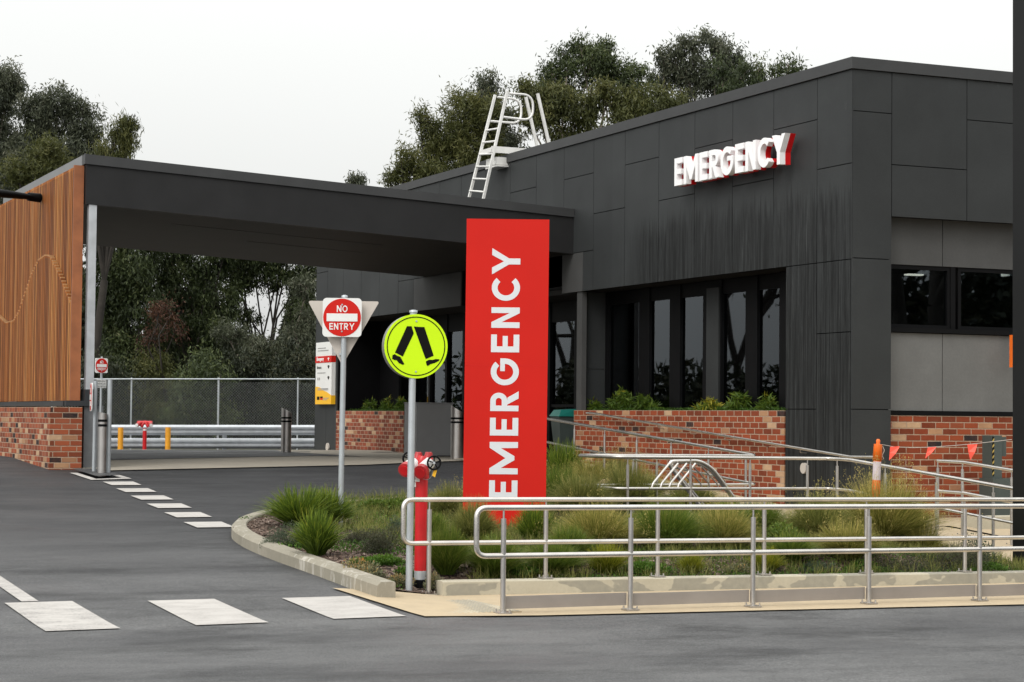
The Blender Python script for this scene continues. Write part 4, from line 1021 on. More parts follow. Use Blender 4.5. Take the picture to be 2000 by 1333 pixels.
# far standpipe
fsd = 55; k = fsd / F; p = Vector(atD(282, 886, fsd).tolist())
fs = thing('fire_standpipe', 'far red fire standpipe with twin outlets between the yellow bollards', 'fire hydrant', tuple(p))
MB().tube([p, p + uv * .68], .055, 12).build('pipe', M['firered'], fs)
MB().tube([p + uv * .62, p + uv * .66], .058, 12).build('white_collar', M['white'], fs)
B = MB(); B.tube([p + uv * .72 - rv * .10, p + uv * .86, p + uv * .72 + rv * .10], .05, 8); B.tube([p + uv * .84 - rv * .2, p + uv * .84 + rv * .2], .045, 10); B.build('head', M['firered'], fs)
for s_ in (-1, 1):
    MB().tube([p + uv * .82 + rv * s_ * .14, p + uv * .77 + rv * s_ * .19 - fv * .12], .06, 12).build('outlet', M['pinkred'], fs)
    MB().tube([p + uv * .77 + rv * s_ * .19 - fv * .12, p + uv * .765 + rv * s_ * .2 - fv * .15], .045, 12).build('outlet_cap', M['white'], fs)

# near fire standpipe (red box post, twin inlets, hand wheels)
dH = 17.75; hy = thing('fire_standpipe', 'near red fire standpipe with twin inlets and black hand wheels behind the yellow sign pole', 'fire hydrant', tuple(atD(821, 1156, dH)))
pc0 = Vector(atD(820.5, 1156, dH).tolist()); sc_ = dH / F
HP = lambda px, py, dd=0.: Vector((pc0 + rv * (px - 820.5) * sc_ + uv * (1156 - py) * sc_ + fv * dd).to_tuple())
MB().tube([HP(821, 1156), HP(821, 1132)], .056, 18).build('base_sleeve', M['black'], hy)
MB().tube([HP(821, 1132), HP(821, 1115)], .057, 18).build('white_band', M['galvb'], hy)
MB().tube([HP(821, 1115), HP(821, 930)], .055, 18).build('pipe', M['firered'], hy)
MB().tube([HP(821, 935), HP(821, 922)], .066, 18).build('collar', M['firered'], hy)
B = MB(); B.tube([HP(821, 928), HP(823, 905), HP(826, 892)], [.06, .085, .06], 12)
B.tube([HP(800, 905), HP(842, 903)], .05, 12); B.build('head', M['firered'], hy)
for a in (813, 833):
    B = MB(); B.tube([HP(a, 898), HP(a + 2, 884)], [.045, .03], 8); B.tube([HP(a - 4, 889), HP(a + 7, 887)], .018, 6); B.build('valve_lug', M['pinkred'], hy)
for a, b, c, d_ in ((806, 905, 792, 918), (836, 904, 822, 922)):
    B = MB(); B.tube([HP(a, b, -.03), HP(c, d_ - 2, -.11)], .056, 16); o = B.build('inlet', M['white'], hy)
    B = MB(); B.tube([HP(c + 2, d_ - 4, -.10), HP(c - 2, d_ + 1, -.155)], [.06, .064], 16); B.build('inlet_cap', M['pinkred'], hy)
    MB().tube([HP(c - 2, d_ + 1, -.156), HP(c - 3, d_ + 2, -.165)], .045, 16).build('cap_face', M['firered'], hy)
for cx_, cy_, r_ in ((846, 904, .058), (795, 897, .055)):
    B = MB(); c = HP(cx_, cy_, -.12 if cx_ > 820 else .1); e1 = (rv * .95 + fv * .3).normalized()
    ring_ = [c + (e1 * math.cos(q) + uv * math.sin(q)) * r_ for q in [2 * math.pi * i / 28 for i in range(29)]]
    B.tube(ring_, .0085, 6, False)
    for i in range(5): q = 2 * math.pi * i / 5 + .3; B.tube([c, c + (e1 * math.cos(q) + uv * math.sin(q)) * r_], .006, 5)
    B.tube([c, c + fv * .1], .012, 8); B.build('hand_wheel', M['black'], hy)
    MB().cyl(c - fv * .012, c, .012, .012, 8).build('wheel_nut', M['galv'], hy)
c = HP(844, 919, -.1); MB().obox(HP(847, 924, -.1), rv * .013 + uv * -.006, fv * .002, uv * .030 + rv * .008).build('yellow_tag', M['signyellow'], hy)
B = MB(); B.tube(fillet([HP(816, 915, -.12), HP(822, 935, -.1), HP(834, 938, -.1), HP(842, 930, -.1), HP(843, 918, -.1)], .06, 4), .002, 5); B.build('tag_wire', M['galv'], hy)
MB().obox(HP(813, 936, -.058), rv * .022, fv * .001, uv * .024).build('white_label', M['white'], hy)
MB().obox(HP(809, 947, -.055), rv * .006, fv * .001, uv * .02).build('white_label', M['white'], hy)

# grey cabinet, bin, green post, orange delineator, bunting
q = atD(813, 893, 38.8); cb = thing('equipment_cabinet', 'waist high dark grey cabinet between the far planter and bollard', 'cabinet', (q[0], q[1], .72))
x0_, y0_ = q[0], q[1]
MB().box(x0_, x0_ + .75, y0_, y0_ + .65, .80, 1.80).build('body', M['cab'], cb)
MB().box(x0_ + .02, x0_ + .73, y0_ + .03, y0_ + .6, .70, .80).build('plinth', M['black'], cb)
MB().box(x0_ + .015, x0_ + .735, y0_ - .012, y0_ - .001, .83, 1.78).build('door', M['cab'], cb)
MB().box(x0_ - .012, x0_ + .77, y0_ - .02, y0_ + .66, 1.803, 1.82).build('lid', M['cab'], cb)
MB().box(x0_ - .008, x0_ - .001, y0_ + .25, y0_ + .42, 1.3, 1.62).build('notice', M['white'], cb)
q = atX(1100, 860, 15.75); bn = thing('wheelie_bin', 'grey green bin with teal lid at the entrance behind the red pylon', 'bin', (15.7, q[1], .79))
zb_ = .79; x_, y_ = q[0], q[1]
MB().add([(x_ - .10, y_ - .12, zb_), (x_ + .10, y_ - .12, zb_), (x_ + .10, y_ + .12, zb_), (x_ - .10, y_ + .12, zb_), (x_ - .17, y_ - .19, zb_ + .78), (x_ + .17, y_ - .19, zb_ + .78), (x_ + .17, y_ + .19, zb_ + .78), (x_ - .17, y_ + .19, zb_ + .78)],
         [(0, 3, 2, 1), (4, 5, 6, 7), (0, 1, 5, 4), (1, 2, 6, 5), (2, 3, 7, 6), (3, 0, 4, 7)]).build('body', M['bin'], bn)
MB().add([(x_ - .19, y_ - .21, zb_ + .785), (x_ + .19, y_ - .21, zb_ + .785), (x_ + .19, y_ + .21, zb_ + .785), (x_ - .19, y_ + .21, zb_ + .785), (x_ - .12, y_ - .16, zb_ + .90), (x_ + .16, y_ - .18, zb_ + .92), (x_ + .16, y_ + .18, zb_ + .92), (x_ - .12, y_ + .16, zb_ + .90)],
         [(0, 3, 2, 1), (4, 5, 6, 7), (0, 1, 5, 4), (1, 2, 6, 5), (2, 3, 7, 6), (3, 0, 4, 7)]).build('lid', M['teal'], bn)
yq = 22.5; a0 = atY(1938, 900, yq)[0]; a1 = atY(1957, 900, yq)[0]
eq = thing('equipment_post', 'dark green grey post with yellow and black hazard stripe against the front brick wall', 'post', ((a0 + a1) / 2, yq, .22))
zt1 = atY(1945, 851, yq)[2]; zl = atY(1945, 935, yq)[2]
MB().box(a0, a1, yq, yq + .22, zl, zt1).build('post_body', M['bin'], eq)
MB().box(a1 + .02, a1 + .11, yq + .05, yq + .2, zl + .3, zt1 - .02).build('side_post', M['bin'], eq)
MB().box(a0 - .02, a1 + .32, yq - .04, yq + .26, .2, zl).build('base_box', M['bin'], eq)
for i in range(7):
    z_ = zl + .04 + i * .075; MB().prism([(0, 0), (.028, .03), (.028, .06), (0, .03)], (a0 + .002, yq - .002, z_), (1, 0, 0), (0, 0, 1), (0, -1, 0), .002).build('hazard_stripe', M['hazard'], eq)
MB().box(a0, a0 + .03, yq - .0015, yq - .0002, zl + .03, zl + .57).build('hazard_panel', M['ink'], eq)
q = atY(1975, 690, 22.98); os_ = MB(); os_.box(q[0] - .03, q[0] + .06, 22.9, 22.98, atY(1973, 718, 22.98)[2], atY(1973, 655, 22.98)[2]); o = os_.build('orange_strap', M['orange']); tag(o, 'narrow orange strip hanging on the pale wall beside the black column', 'strap')
dO = 22.0; ob = Vector(atD(1709, 992, dO).tolist()); 
dl = thing('traffic_delineator', 'orange T top traffic delineator with pale reflective band behind the big tussock', 'delineator', tuple(ob))
lean = uv + rv * .045
def DP(py): return ob + lean * ((992 - py) * dO / F)
MB().tube([DP(996), DP(938)], .045, 16).build('lower_tube', M['orange'], dl)
MB().tube([DP(938), DP(902)], .044, 16).build('reflective_band', M['reflect'], dl)
MB().tube([DP(902), DP(899), DP(899), DP(870), DP(868)], [.044, .044, .052, .046, .046], 16).build('upper_tube', M['orange'], dl)
MB().tube([DP(868), DP(866), DP(861), DP(858)], [.022, .02, .024, .014], 12).build('handle', M['orange'], dl)
bt = thing('bunting', 'string of three small fluoro red flags between the delineator and the black column', 'bunting', tuple(DP(868)))
sp = [(1718, 868), (1745, 873), (1780, 875), (1816, 874), (1860, 871), (1896, 868), (1976, 859)]
sw = [atD(a, b, 22.0 + (a - 1718) * .004) for a, b in sp]
MB().tube(sw, .0035, 5).build('string', M['signback'], bt)
MB().tube(fillet([DP(872) + rv * .05, DP(880) + rv * .075, DP(890) + rv * .05, DP(897) + rv * .07], .02, 3), .004, 5).build('knot', M['signback'], bt)
for (a, b, w, tx, ty) in ((1738.5, 873, 19, -2, 27), (1812, 874, 17, -5, 22), (1889, 868.5, 20, 6, 31)):
    d_ = 22.0 + (a - 1718) * .004; s__ = d_ / F; A_ = Vector(atD(a, b, d_).tolist())
    vs = [A_, A_ + rv * w * s__ + uv * 1.0 * s__, A_ + rv * (w * .55 + tx * .5) * s__ - uv * ty * .5 * s__ - fv * .03, A_ + rv * (tx) * s__ - uv * ty * s__, A_ + rv * (tx * .4) * s__ - uv * ty * .45 * s__]
    B = MB(); B.add([v for v in vs] + [v + fv * .003 for v in vs], [(0, 4, 3, 2, 1), (5, 6, 7, 8, 9)]); B.build('flag', M['pinkfl'], bt)
q = atY(1925, 1035, 21.0); o = MB().box(q[0] - .30, q[0] + .9, 20.7, 21.0, .14, .36).build('concrete_block', M['pier']); o.data.materials[0] = M['upstand']; tag(o, 'pale concrete block on the ground below the green post', 'block')
q = atX(1262, 960, 13.3); B = MB(); 
def rock(cx_, cy_, cz, sx_, sy_, sz, seed):
    rng = random.Random(seed); vs = []; n = 9; m = 6
    for j in range(m + 1):
        for i in range(n):
            th_ = math.pi * j / m; ph = 2 * math.pi * i / n; k_ = rng.uniform(.8, 1.12)
            vs.append((cx_ + sx_ * math.sin(th_) * math.cos(ph) * k_, cy_ + sy_ * math.sin(th_) * math.sin(ph) * k_, cz + sz * math.cos(th_) * k_))
    return MB().add(vs, [(j * n + i, j * n + (i + 1) % n, (j + 1) * n + (i + 1) % n, (j + 1) * n + i) for j in range(m) for i in range(n)], False)

# ------------------------------------------------------------------ guard rail and fence behind
def far(px, py, d0, d1): d = d0 + (px - 215) * (d1 - d0) / 400; return Vector(atD(px, py, d).tolist())
gr = thing('guard_rail', 'galvanised double guard rail along the back of the lane', 'guard rail', tuple(far(400, 884, 57, 59)))
prof = [(-.155, .0), (-.13, -.035), (-.09, -.075), (-.05, -.075), (-.015, -.02), (.015, -.02), (.05, -.075), (.09, -.075), (.13, -.035), (.155, 0), (.155, .01), (-.155, .01)]
for pa in (840.5, 866.5):
    a = far(140, pa - .3, 57, 59); b = far(650, pa, 57, 59); t_ = (b - a).normalized(); nn = Vector((t_.y, -t_.x, 0)); nn = nn if nn.dot(toc) > 0 else -nn
    B = MB(); k_ = .95; m = len(prof); vs = [a + uv * p[0] * k_ * 1.0 + nn * (-p[1]) for p in prof] + [b + uv * p[0] * k_ - nn * p[1] for p in prof]
    B.add(vs, [(i, (i + 1) % m, m + (i + 1) % m, m + i) for i in range(m)]); B.build('beam', M['galvb'], gr)
for px in (200, 318, 439, 560): a = far(px, 888, 57.2, 59.2); MB().box(a.x - .05, a.x + .05, a.y, a.y + .1, a.z - .1, a.z + .72).build('post', M['galv'], gr)
fn = thing('chain_link_fence', 'chain link fence with pipe top rail behind the guard rail', 'fence', tuple(far(400, 885, 59.5, 61.5)))
A_ = far(120, 741, 59.5, 61.5); B_ = far(660, 741, 59.5, 61.5); zb_ = .45
MB().tube([A_, B_], .024, 8).build('top_rail', M['galvb'], fn)
for px in (102, 257, 427, 582):
    a = far(px, 738, 59.5, 61.5); MB().tube([(a.x, a.y, zb_), a], .03 if px == 427 else .024, 8).build('post', M['galvb'], fn)
mid = zb_ + .75; MB().tube([Vector((A_.x, A_.y, mid)), Vector((B_.x, B_.y, mid))], .005, 5).build('mid_wire', M['galv'], fn)
L_ = (Vector((B_.x, B_.y, 0)) - Vector((A_.x, A_.y, 0))).length; tdir = (Vector((B_.x, B_.y, 0)) - Vector((A_.x, A_.y, 0))).normalized(); Hf = A_.z - zb_
vs = []; fs_ = []; p_ = .085; wv = .0022
for s_ in (1, -1):
    x = -Hf
    while x < L_ + Hf:
        x0c, x1c = (x, x + Hf) if s_ == 1 else (x + Hf, x)
        lo, hi = 0, 1
        # clip to [0,L]
        for _ in (0,):
            ts = sorted([(0 - x0c) / (x1c - x0c), (L_ - x0c) / (x1c - x0c)]); lo = max(0, ts[0]); hi = min(1, ts[1])
        if hi > lo:
            a = np.array([A_.x, A_.y, zb_]) + np.array(tdir) * (x0c + (x1c - x0c) * lo) + np.array([0, 0, Hf * lo]); b = np.array([A_.x, A_.y, zb_]) + np.array(tdir) * (x0c + (x1c - x0c) * hi) + np.array([0, 0, Hf * hi])
            dd = (b - a) / np.linalg.norm(b - a); nrm_ = np.cross(dd, np.array(fw)); nrm_ /= np.linalg.norm(nrm_); o_ = .004 * s_ * fw; n0 = len(vs)
            vs += [a - nrm_ * wv + o_, a + nrm_ * wv + o_, b + nrm_ * wv + o_, b - nrm_ * wv + o_]; fs_.append((n0, n0 + 1, n0 + 2, n0 + 3))
        x += p_
B = MB(); B.add(vs, fs_); B.build('wire_mesh', M['wire'], fn)

# ------------------------------------------------------------------ planting
def norm(a): return a / np.maximum(np.linalg.norm(a, axis=-1, keepdims=True), 1e-9)
def blades(rs, n, H, rad, width, lean=.8, droop=.5, seg=4, base_r=.08, hvar=.4, tmax=1.0):
    ang = rs.uniform(0, 2 * math.pi, n); k = rs.power(1.3, n)
    d = np.stack([np.cos(ang), np.sin(ang), np.zeros(n)], 1); side = np.stack([-np.sin(ang), np.cos(ang), np.zeros(n)], 1)
    sa = rs.uniform(0, 6.28, n); side = np.stack([np.cos(sa), np.sin(sa), np.zeros(n)], 1)
    hh = H * rs.uniform(1 - hvar, 1, n); out_ = rad * k * rs.uniform(.6, 1.1, n) * lean
    b0 = d * (rs.uniform(0, 1, n) ** .6 * base_r)[:, None]
    V = []; T = []
    ti = rs.uniform(0, tmax, n)
    for s in range(seg + 1):
        t = s / seg
        pos = b0 + d * (out_ * t ** 1.35)[:, None]; z = hh * (1 - .35 * k ** 2) * (t - droop * k * t ** 3 * .8)
        pos = pos + np.stack([np.zeros(n), np.zeros(n), z], 1)
        pos += side * (rs.normal(0, .02, n) * H * t)[:, None]
        w = width * (1 - t) ** .6 * .5 if s < seg else width * .06
        V.append(np.stack([pos - side * w, pos + side * w], 1)); T.append(np.stack([np.clip(ti * .7 - .12 + .42 * t, 0, 1)] * 2, 1))
    V = np.stack(V, 1); T = np.stack(T, 1)  # n,seg+1,2,3
    idx = np.arange(n)[:, None] * (seg + 1) * 2 + np.arange(seg)[None] * 2
    Fq = np.stack([idx, idx + 1, idx + 3, idx + 2], -1).reshape(-1, 4)
    return V.reshape(-1, 3), Fq, T.reshape(-1)
def leaves(rs, C, D, ln, wd, ti):
    """diamond leaves: centres C, directions D"""
    n = len(C); D = norm(D); r = norm(rs.normal(0, 1, (n, 3))); S_ = norm(np.cross(D, r))
    ln = ln[:, None]; wd = wd[:, None]
    V = np.stack([C - D * ln * .5, C + S_ * wd * .5 - D * ln * .05, C + D * ln * .5, C - S_ * wd * .5 - D * ln * .05], 1)
    return V.reshape(-1, 3), np.arange(n * 4).reshape(n, 4), np.repeat(ti, 4)
def shrub_pts(rs, n, rx, ry, rz, lumps=9):
    cs = norm(rs.normal(0, 1, (lumps, 3)) + np.array([0, 0, .4])) * np.array([rx, ry, rz]) * rs.uniform(.35, .8, (lumps, 1)); cs[:, 2] = np.abs(cs[:, 2])
    k = rs.integers(0, lumps, n); r = norm(rs.normal(0, 1, (n, 3))) * (rs.uniform(0, 1, (n, 1)) ** .45)
    p = cs[k] + r * np.array([rx, ry, rz]) * .48; p[:, 2] = np.abs(p[:, 2]); tone = rs.uniform(-.12, .12, lumps)[k]
    return p, r, tone
def ground_at(px, py):
    d = ray(px, py); t = 10.
    while t < 60:
        p = CP + d * t
        z = hbed(p[0], p[1]) if inpoly(p[0], p[1]) else h(p[0], p[1])
        if p[2] < z: break
        t += .02
    return p
GG = 'tussock grasses in the garden'
def tuss(label, px, pyb, wpx, hpx, mat, n=900, seeds=0, width=.006, lean=1.0, droop=.6, name='tussock_grass', cat='grass plant', seed=None, group=GG):
    p = ground_at(px, pyb); dd = (p - CP).dot(fw); k = dd / F; rs = np.random.default_rng(seed or int(px * 7 + pyb))
    H = hpx * k; rad = wpx * k * .5
    big = .28 < H; n = int(n * (1.9 if big else 1.5)); H *= 1.06 if hpx > 90 else 1.14; rad *= 1.18; V, Fq, T = blades(rs, n, H * 1.12, rad, width * 1.35, lean, droop, 5, rad * .25, .5)
    o = npmesh(name, V + p, Fq, T, M[mat], None, p)
    tag(o, label, cat, group)
    if seeds:
        n0 = n; V, Fq, T = blades(rs, seeds, H * 1.35, rad * 1.15, .003, 1.0, .35, 5, rad * .2, .3)
        T = T * .2 + .8
        o2 = npmesh('seed_stems', V + p, Fq, T, M[mat], o)
        o2.data.transform(Matrix.Translation(Vector((0, 0, 0))))
        tips = V.reshape(seeds, 6, 2, 3)[:, 5, 0] ; c = np.repeat(tips, 10, 0) + rs.normal(0, .012, (seeds * 10, 3)) - np.array([0, 0, .03])
        c[:, 2] += rs.uniform(-.07, .04, len(c)); Vl, Fl, Tl = leaves(rs, c + p, rs.normal(0, .5, c.shape) + np.array([0, 0, -1]), rs.uniform(.014, .028, len(c)), np.full(len(c), .005), rs.uniform(.8, 1, len(c)))
        npmesh('seed_heads', Vl, Fl, Tl, M[mat], o)
    return o
def shrub(label, px, pyb, wpx, hpx, mat, n=2500, ls=.03, lw=.012, name='shrub', cat='shrub', depthf=.8, lumps=9, upness=.4, group='low shrubs in the garden'):
    p = ground_at(px, pyb); dd = (p - CP).dot(fw); k = dd / F; rs = np.random.default_rng(int(px * 3 + pyb))
    rx_ = wpx * k * .5; rz_ = hpx * k
    c, r, tone = shrub_pts(rs, n, rx_, rx_ * depthf, rz_, lumps)
    D = r + np.array([0, 0, upness]) + rs.normal(0, .5, r.shape)
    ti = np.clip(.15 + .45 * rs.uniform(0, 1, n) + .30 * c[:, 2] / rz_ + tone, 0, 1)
    V, Fq, T = leaves(rs, c + p, D, ls * rs.uniform(.7, 1.3, n), lw * rs.uniform(.7, 1.3, n), ti)
    o = npmesh(name, V, Fq, T, M[mat], None, p)
    tag(o, label, cat, group)
    stem = MB(); 
    for i in range(7):
        j = rs.integers(0, n); q = c[j] * .8; stem.tube([p, p + q * .5 + np.array([0, 0, rz_ * .1]), p + q], [.008, .006, .003], 5)
    stem.build('stem', M['darkbark'], o)
    return o
SG = dict(name='strappy_plant', cat='plant', group='strappy leaved clumps')
tuss('broad strappy clump at the far left tip of the garden', 585, 1030, 150, 75, 'strappy', 700, 0, .014, 1.15, .45, **SG)
tuss('strappy clump leaning against the base of the no entry sign pole', 640, 1030, 110, 72, 'strappy', 600, 0, .013, 1.15, .45, **SG)
tuss('bright yellow green strappy clump nearest the kerb', 618, 1085, 100, 82, 'strappy', 460, 0, .014, 1.15, .4, **SG)
tuss('strappy clump rising between the red pylon and brick planter', 1100, 950, 120, 80, 'strappy', 700, 0, .013, .8, .4, **SG)
tuss('olive tussock left of the red pylon sign', 880, 1012, 130, 62, 'tuss_olive', 1300, 30)
tuss('fine green tussock just right of the fire standpipe', 872, 1122, 100, 95, 'tuss_green', 1500, 0, .005, 1.1, .4)
tuss('fine green tussock behind the first post of the nearest rail', 965, 1128, 125, 78, 'tuss_green', 1500, 0, .005, 1.1, .4)
tuss('dark green tussock at the left foot of the red pylon', 925, 1060, 120, 80, 'tuss_olive', 1400, 0, .005)
tuss('green tussock at the right foot of the red pylon', 1045, 1065, 100, 78, 'strappy', 700, 0, .009, .8, .4)
tuss('low green tussock under the second rail right of the pylon', 1080, 1120, 150, 62, 'tuss_green', 1500, 0, .004, 1.0, .5)
tuss('arching olive tussock right of the red pylon', 1135, 1005, 170, 75, 'tuss_olive', 1600, 40)
tuss('wispy tan tussock in front of the ramp rail', 1225, 990, 170, 85, 'tuss_olive', 1500, 90, .005, 1, .6)
tuss('large arching olive tussock between the first two rail posts', 1165, 1075, 200, 92, 'tuss_tan', 2000, 50)
tuss('large green tussock behind the third post of the nearest rail', 1300, 1075, 210, 95, 'tuss_green', 2200, 50, .006)
tuss('straw tipped tussock right of the large green tussock', 1410, 1075, 170, 85, 'tuss_tan', 1700, 30)
tuss('yellow green low tussock above the upstand between rail posts', 1185, 1120, 110, 58, 'tuss_yellow', 700, 0, .006, .9, .4)
tuss('small yellow tussock beside the fourth garden post', 1350, 1122, 70, 42, 'tuss_yellow', 500, 0, .006, .9, .4)
tuss('small bright yellow tussock above the upstand near its stained middle', 1497, 1118, 90, 45, 'tuss_yellow', 600, 0, .006, .9, .4)
tuss('green tussock in front of the beige landing', 1490, 1050, 130, 70, 'tuss_green', 1200, 0, .006)
tuss('dark green tussock left of the biggest tan tussock', 1600, 1060, 180, 95, 'tuss_olive', 1900, 60)
tuss('biggest tan tussock with tall seed heads by the orange delineator', 1725, 1070, 260, 135, 'tuss_tan', 3200, 190, .006, 1, .55)
tuss('tan tussock in front of the biggest tussock', 1655, 1090, 170, 70, 'tuss_tan', 1300, 20)
tuss('small olive tussock behind the bike rack rails', 1350, 1000, 150, 60, 'tuss_olive', 1100, 20)
tuss('green tussock at the right foot of the ramp rail', 1425, 1035, 120, 60, 'tuss_green', 1000, 0, .007)
tuss('pale tan tussock beside the sandstone boulder', 1150, 960, 150, 62, 'tuss_tan', 1300, 40)
tuss('olive tussock against the first ramp rail posts', 1200, 945, 130, 55, 'tuss_olive', 1200, 40)
tuss('straggly green tussock between pylon and boulder', 1095, 985, 130, 70, 'tuss_green', 1300, 30)
tuss('tan tussock behind the left end of the landing rails', 1260, 975, 130, 52, 'tuss_tan', 1100, 40)
tuss('long green tussock behind the fire standpipe', 845, 1060, 90, 55, 'tuss_green', 900, 0)
tuss('green tussock left of the yellow low tussock', 1110, 1090, 130, 60, 'tuss_green', 1200, 0)
tuss('green tussock filling the bed behind the fourth nearest post', 1545, 1095, 130, 55, 'tuss_green', 1100, 10)
tuss('sparse tan tussock right of the biggest tussock', 1800, 1085, 130, 60, 'tuss_tan', 700, 10)
shrub('bright green mat behind the first post of the second rail', 1010, 1122, 110, 22, 'cover', 3500, .024, .014)
shrub('bright green mat left of the stained middle of the upstand', 1260, 1120, 120, 24, 'cover', 4000, .024, .014)
shrub('bright green mat under the biggest tussock', 1690, 1118, 120, 20, 'cover', 3500, .024, .014)
shrub('bright green mat between the orange tipped shrubs and dark shrub', 735, 1105, 130, 20, 'cover', 4000, .022, .013)
shrub('bright green mat in front of the fire standpipe', 800, 1125, 60, 18, 'cover', 2000, .022, .013)
shrub('grey green feathery shrub at the kerb tip', 562, 1070, 95, 50, 'shrubgrey', 6500, .022, .004)
shrub('leafy green shrub behind the no entry sign pole', 735, 1002, 120, 30, 'shrubgreen', 4500, .035, .016)
shrub('leafy green shrub nearest the yellow sign pole', 770, 1000, 70, 25, 'shrubgreen', 2600, .035, .016)
shrub('brownish dark shrub in the middle of the left bed', 745, 1080, 130, 48, 'shrubdark', 6500, .022, .005)
shrub('grey feathery shrub beside the yellow sign pole', 778, 1048, 60, 38, 'shrubgrey', 3000, .022, .004)
shrub('orange tipped low shrub by the kerb', 700, 1128, 120, 32, 'shrubtip', 2600, .026, .013)
shrub('orange tipped low shrub close to the yellow sign pole', 775, 1145, 80, 28, 'shrubtip', 1700, .024, .012)
shrub('small speckled shrub right of the fire standpipe', 850, 1150, 50, 30, 'shrubtip', 1000, .022, .011)
shrub('olive twiggy shrub above the garden mulch', 700, 1060, 110, 30, 'shrubdark', 3000, .024, .005)
shrub('low leafy shrub by the beige landing', 1450, 1045, 110, 40, 'shrubgreen', 3000, .035, .012)
shrub('leafy green shrub under the landing edge', 1520, 1075, 120, 50, 'shrubgreen', 3000, .035, .012)
shrub('wide dark feathery shrub at the right end of the garden', 1835, 1112, 230, 50, 'shrubdark', 8000, .022, .005)
shrub('upright twiggy shrub in front of the black column', 1905, 1105, 130, 62, 'shrubgrey', 2200, .024, .010)
shrub('bright green shrub spilling over the upstand by the fifth post', 1925, 1122, 110, 22, 'cover', 3000, .024, .014)
shrub('feathery dark shrub below the biggest tussock', 1740, 1115, 160, 35, 'shrubdark', 4500, .022, .005)
shrub('white flowered low shrub above the stained upstand', 1435, 1120, 80, 22, 'shrubtip', 2200, .016, .009)
shrub('low grey shrub between the yellow tussocks', 1590, 1118, 110, 22, 'shrubgrey', 2600, .02, .008)
# pale fleshy plant
p = ground_at(962, 1078); rs = np.random.default_rng(5); V, Fq, T = blades(rs, 26, .22, .16, .035, 1.0, .6, 6, .02, .3)
tag(npmesh('fleshy_plant', V + p, Fq, T, M['pale'], None, p), 'pale green fleshy leaved plant at the foot of the red pylon', 'plant')
p = atX(1160, 925, 13.2); rock(12.7, 25.0, .46, .30, .22, .26, 3).build('boulder', M['stone']); tag(bpy.data.objects['boulder'], 'sandstone boulder among the tussocks beside the ramp rail', 'boulder')
# ground cover (uncountable)
rs = np.random.default_rng(77)
def scatter(n, mask=None):
    o = []
    while len(o) < n:
        x = rs.uniform(5.9, 13.8); y = rs.uniform(16.3, 24.8)
        if inpoly(x, y) and (mask is None or mask(x, y)): o.append((x, y, hbed(x, y)))
    return np.array(o)
def patchy(x, y): return math.sin(x * 1.7 + 1.3 * math.sin(y * 1.1)) + math.sin(y * 2.1 + x) + (1.2 if x > 7.2 else -.45 if y > 19 else .35) > .2
P = scatter(52000, patchy); P[:, 2] += rs.uniform(0, .055, len(P)); D = rs.normal(0, .6, P.shape) + np.array([0, 0, .7])
V, Fq, T = leaves(rs, P, D, rs.uniform(.018, .04, len(P)), rs.uniform(.008, .018, len(P)), np.clip(.5 + .3 * np.sin(P[:, 0] * 3) * np.sin(P[:, 1] * 2.3) + rs.normal(0, .15, len(P)), 0, 1))
tag(npmesh('ground_cover', V, Fq, T, M['cover']), kind='stuff')
Pb = scatter(4200, lambda x, y: x > 7.0); V0, F0, T0 = [], [], []
V, Fq, T = blades(rs, 9 * len(Pb), .20, .13, .0055, 1, .5, 3, .03); V = V.reshape(len(Pb), -1, 3) + Pb[:, None, :]
tag(npmesh('garden_grass', V.reshape(-1, 3), Fq, T, M['tuss_olive']), kind='stuff')
P = scatter(26000); P[:, 2] += .004; D = rs.normal(0, 1, P.shape) * np.array([1, 1, .22])
V, Fq, T = leaves(rs, P, D, rs.uniform(.02, .055, len(P)), rs.uniform(.008, .02, len(P)), rs.uniform(0, 1, len(P)) ** 1.3)
tag(npmesh('mulch_chips', V, Fq, T, M['chips']), kind='stuff')

# planter shrubs
def bamboo(label, px, pyt, wpx, xx, zb, n=520):
    q = atX(px, 800, xx); p = np.array([xx, q[1], zb]); dd = (p - CP).dot(fw); k = dd / F; rs = np.random.default_rng(int(px)); H = (802 - pyt) * k * .95; rad = wpx * k * .5
    c, r, tone = shrub_pts(rs, n, min(rad, .22), rad * 1.0, H, 12); D = r * 1.0 + rs.normal(0, .35, r.shape) + np.array([0, 0, -.25])
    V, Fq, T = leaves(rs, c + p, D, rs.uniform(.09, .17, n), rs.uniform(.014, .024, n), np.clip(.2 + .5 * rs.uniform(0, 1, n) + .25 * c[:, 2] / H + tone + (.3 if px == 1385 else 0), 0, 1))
    o = npmesh('dwarf_bamboo', V, Fq, T, M['bamboo'], None, p); tag(o, label, 'planter shrub', 'dwarf bamboo in the brick planters')
    B = MB()
    for i in range(6):
        j = rs.integers(0, n); B.tube([p, p + c[j] * np.array([.6, .6, 1])], [.006, .003], 5)
    B.build('stem', M['bark'], o)
for a in [('leftmost bamboo clump in the long brick planter', 1160, 772, 46), ('tall bamboo clump second from the left in the long planter', 1212, 752, 66), ('bamboo clump third from the left in the long planter', 1262, 758, 60),
          ('yellowing bamboo clump right of the bare gap in the long planter', 1385, 762, 60), ('bushy bamboo clump second from the right in the long planter', 1440, 757, 76), ('rightmost bamboo clump beside the near dark column', 1500, 757, 50)]:
    bamboo(a[0], a[1], a[2], a[3], 15.58, 1.62, 900)
for a in [('leftmost bamboo clump in the far brick planter', 722, 768, 40), ('rounded bamboo clump in the middle of the far planter', 756, 772, 34), ('bamboo clump at the cabinet end of the far planter', 786, 768, 40),
          ]: bamboo(a[0], a[1], a[2], a[3], 15.8, 1.6, 700)
q = []
rs = np.random.default_rng(9); n = 5000
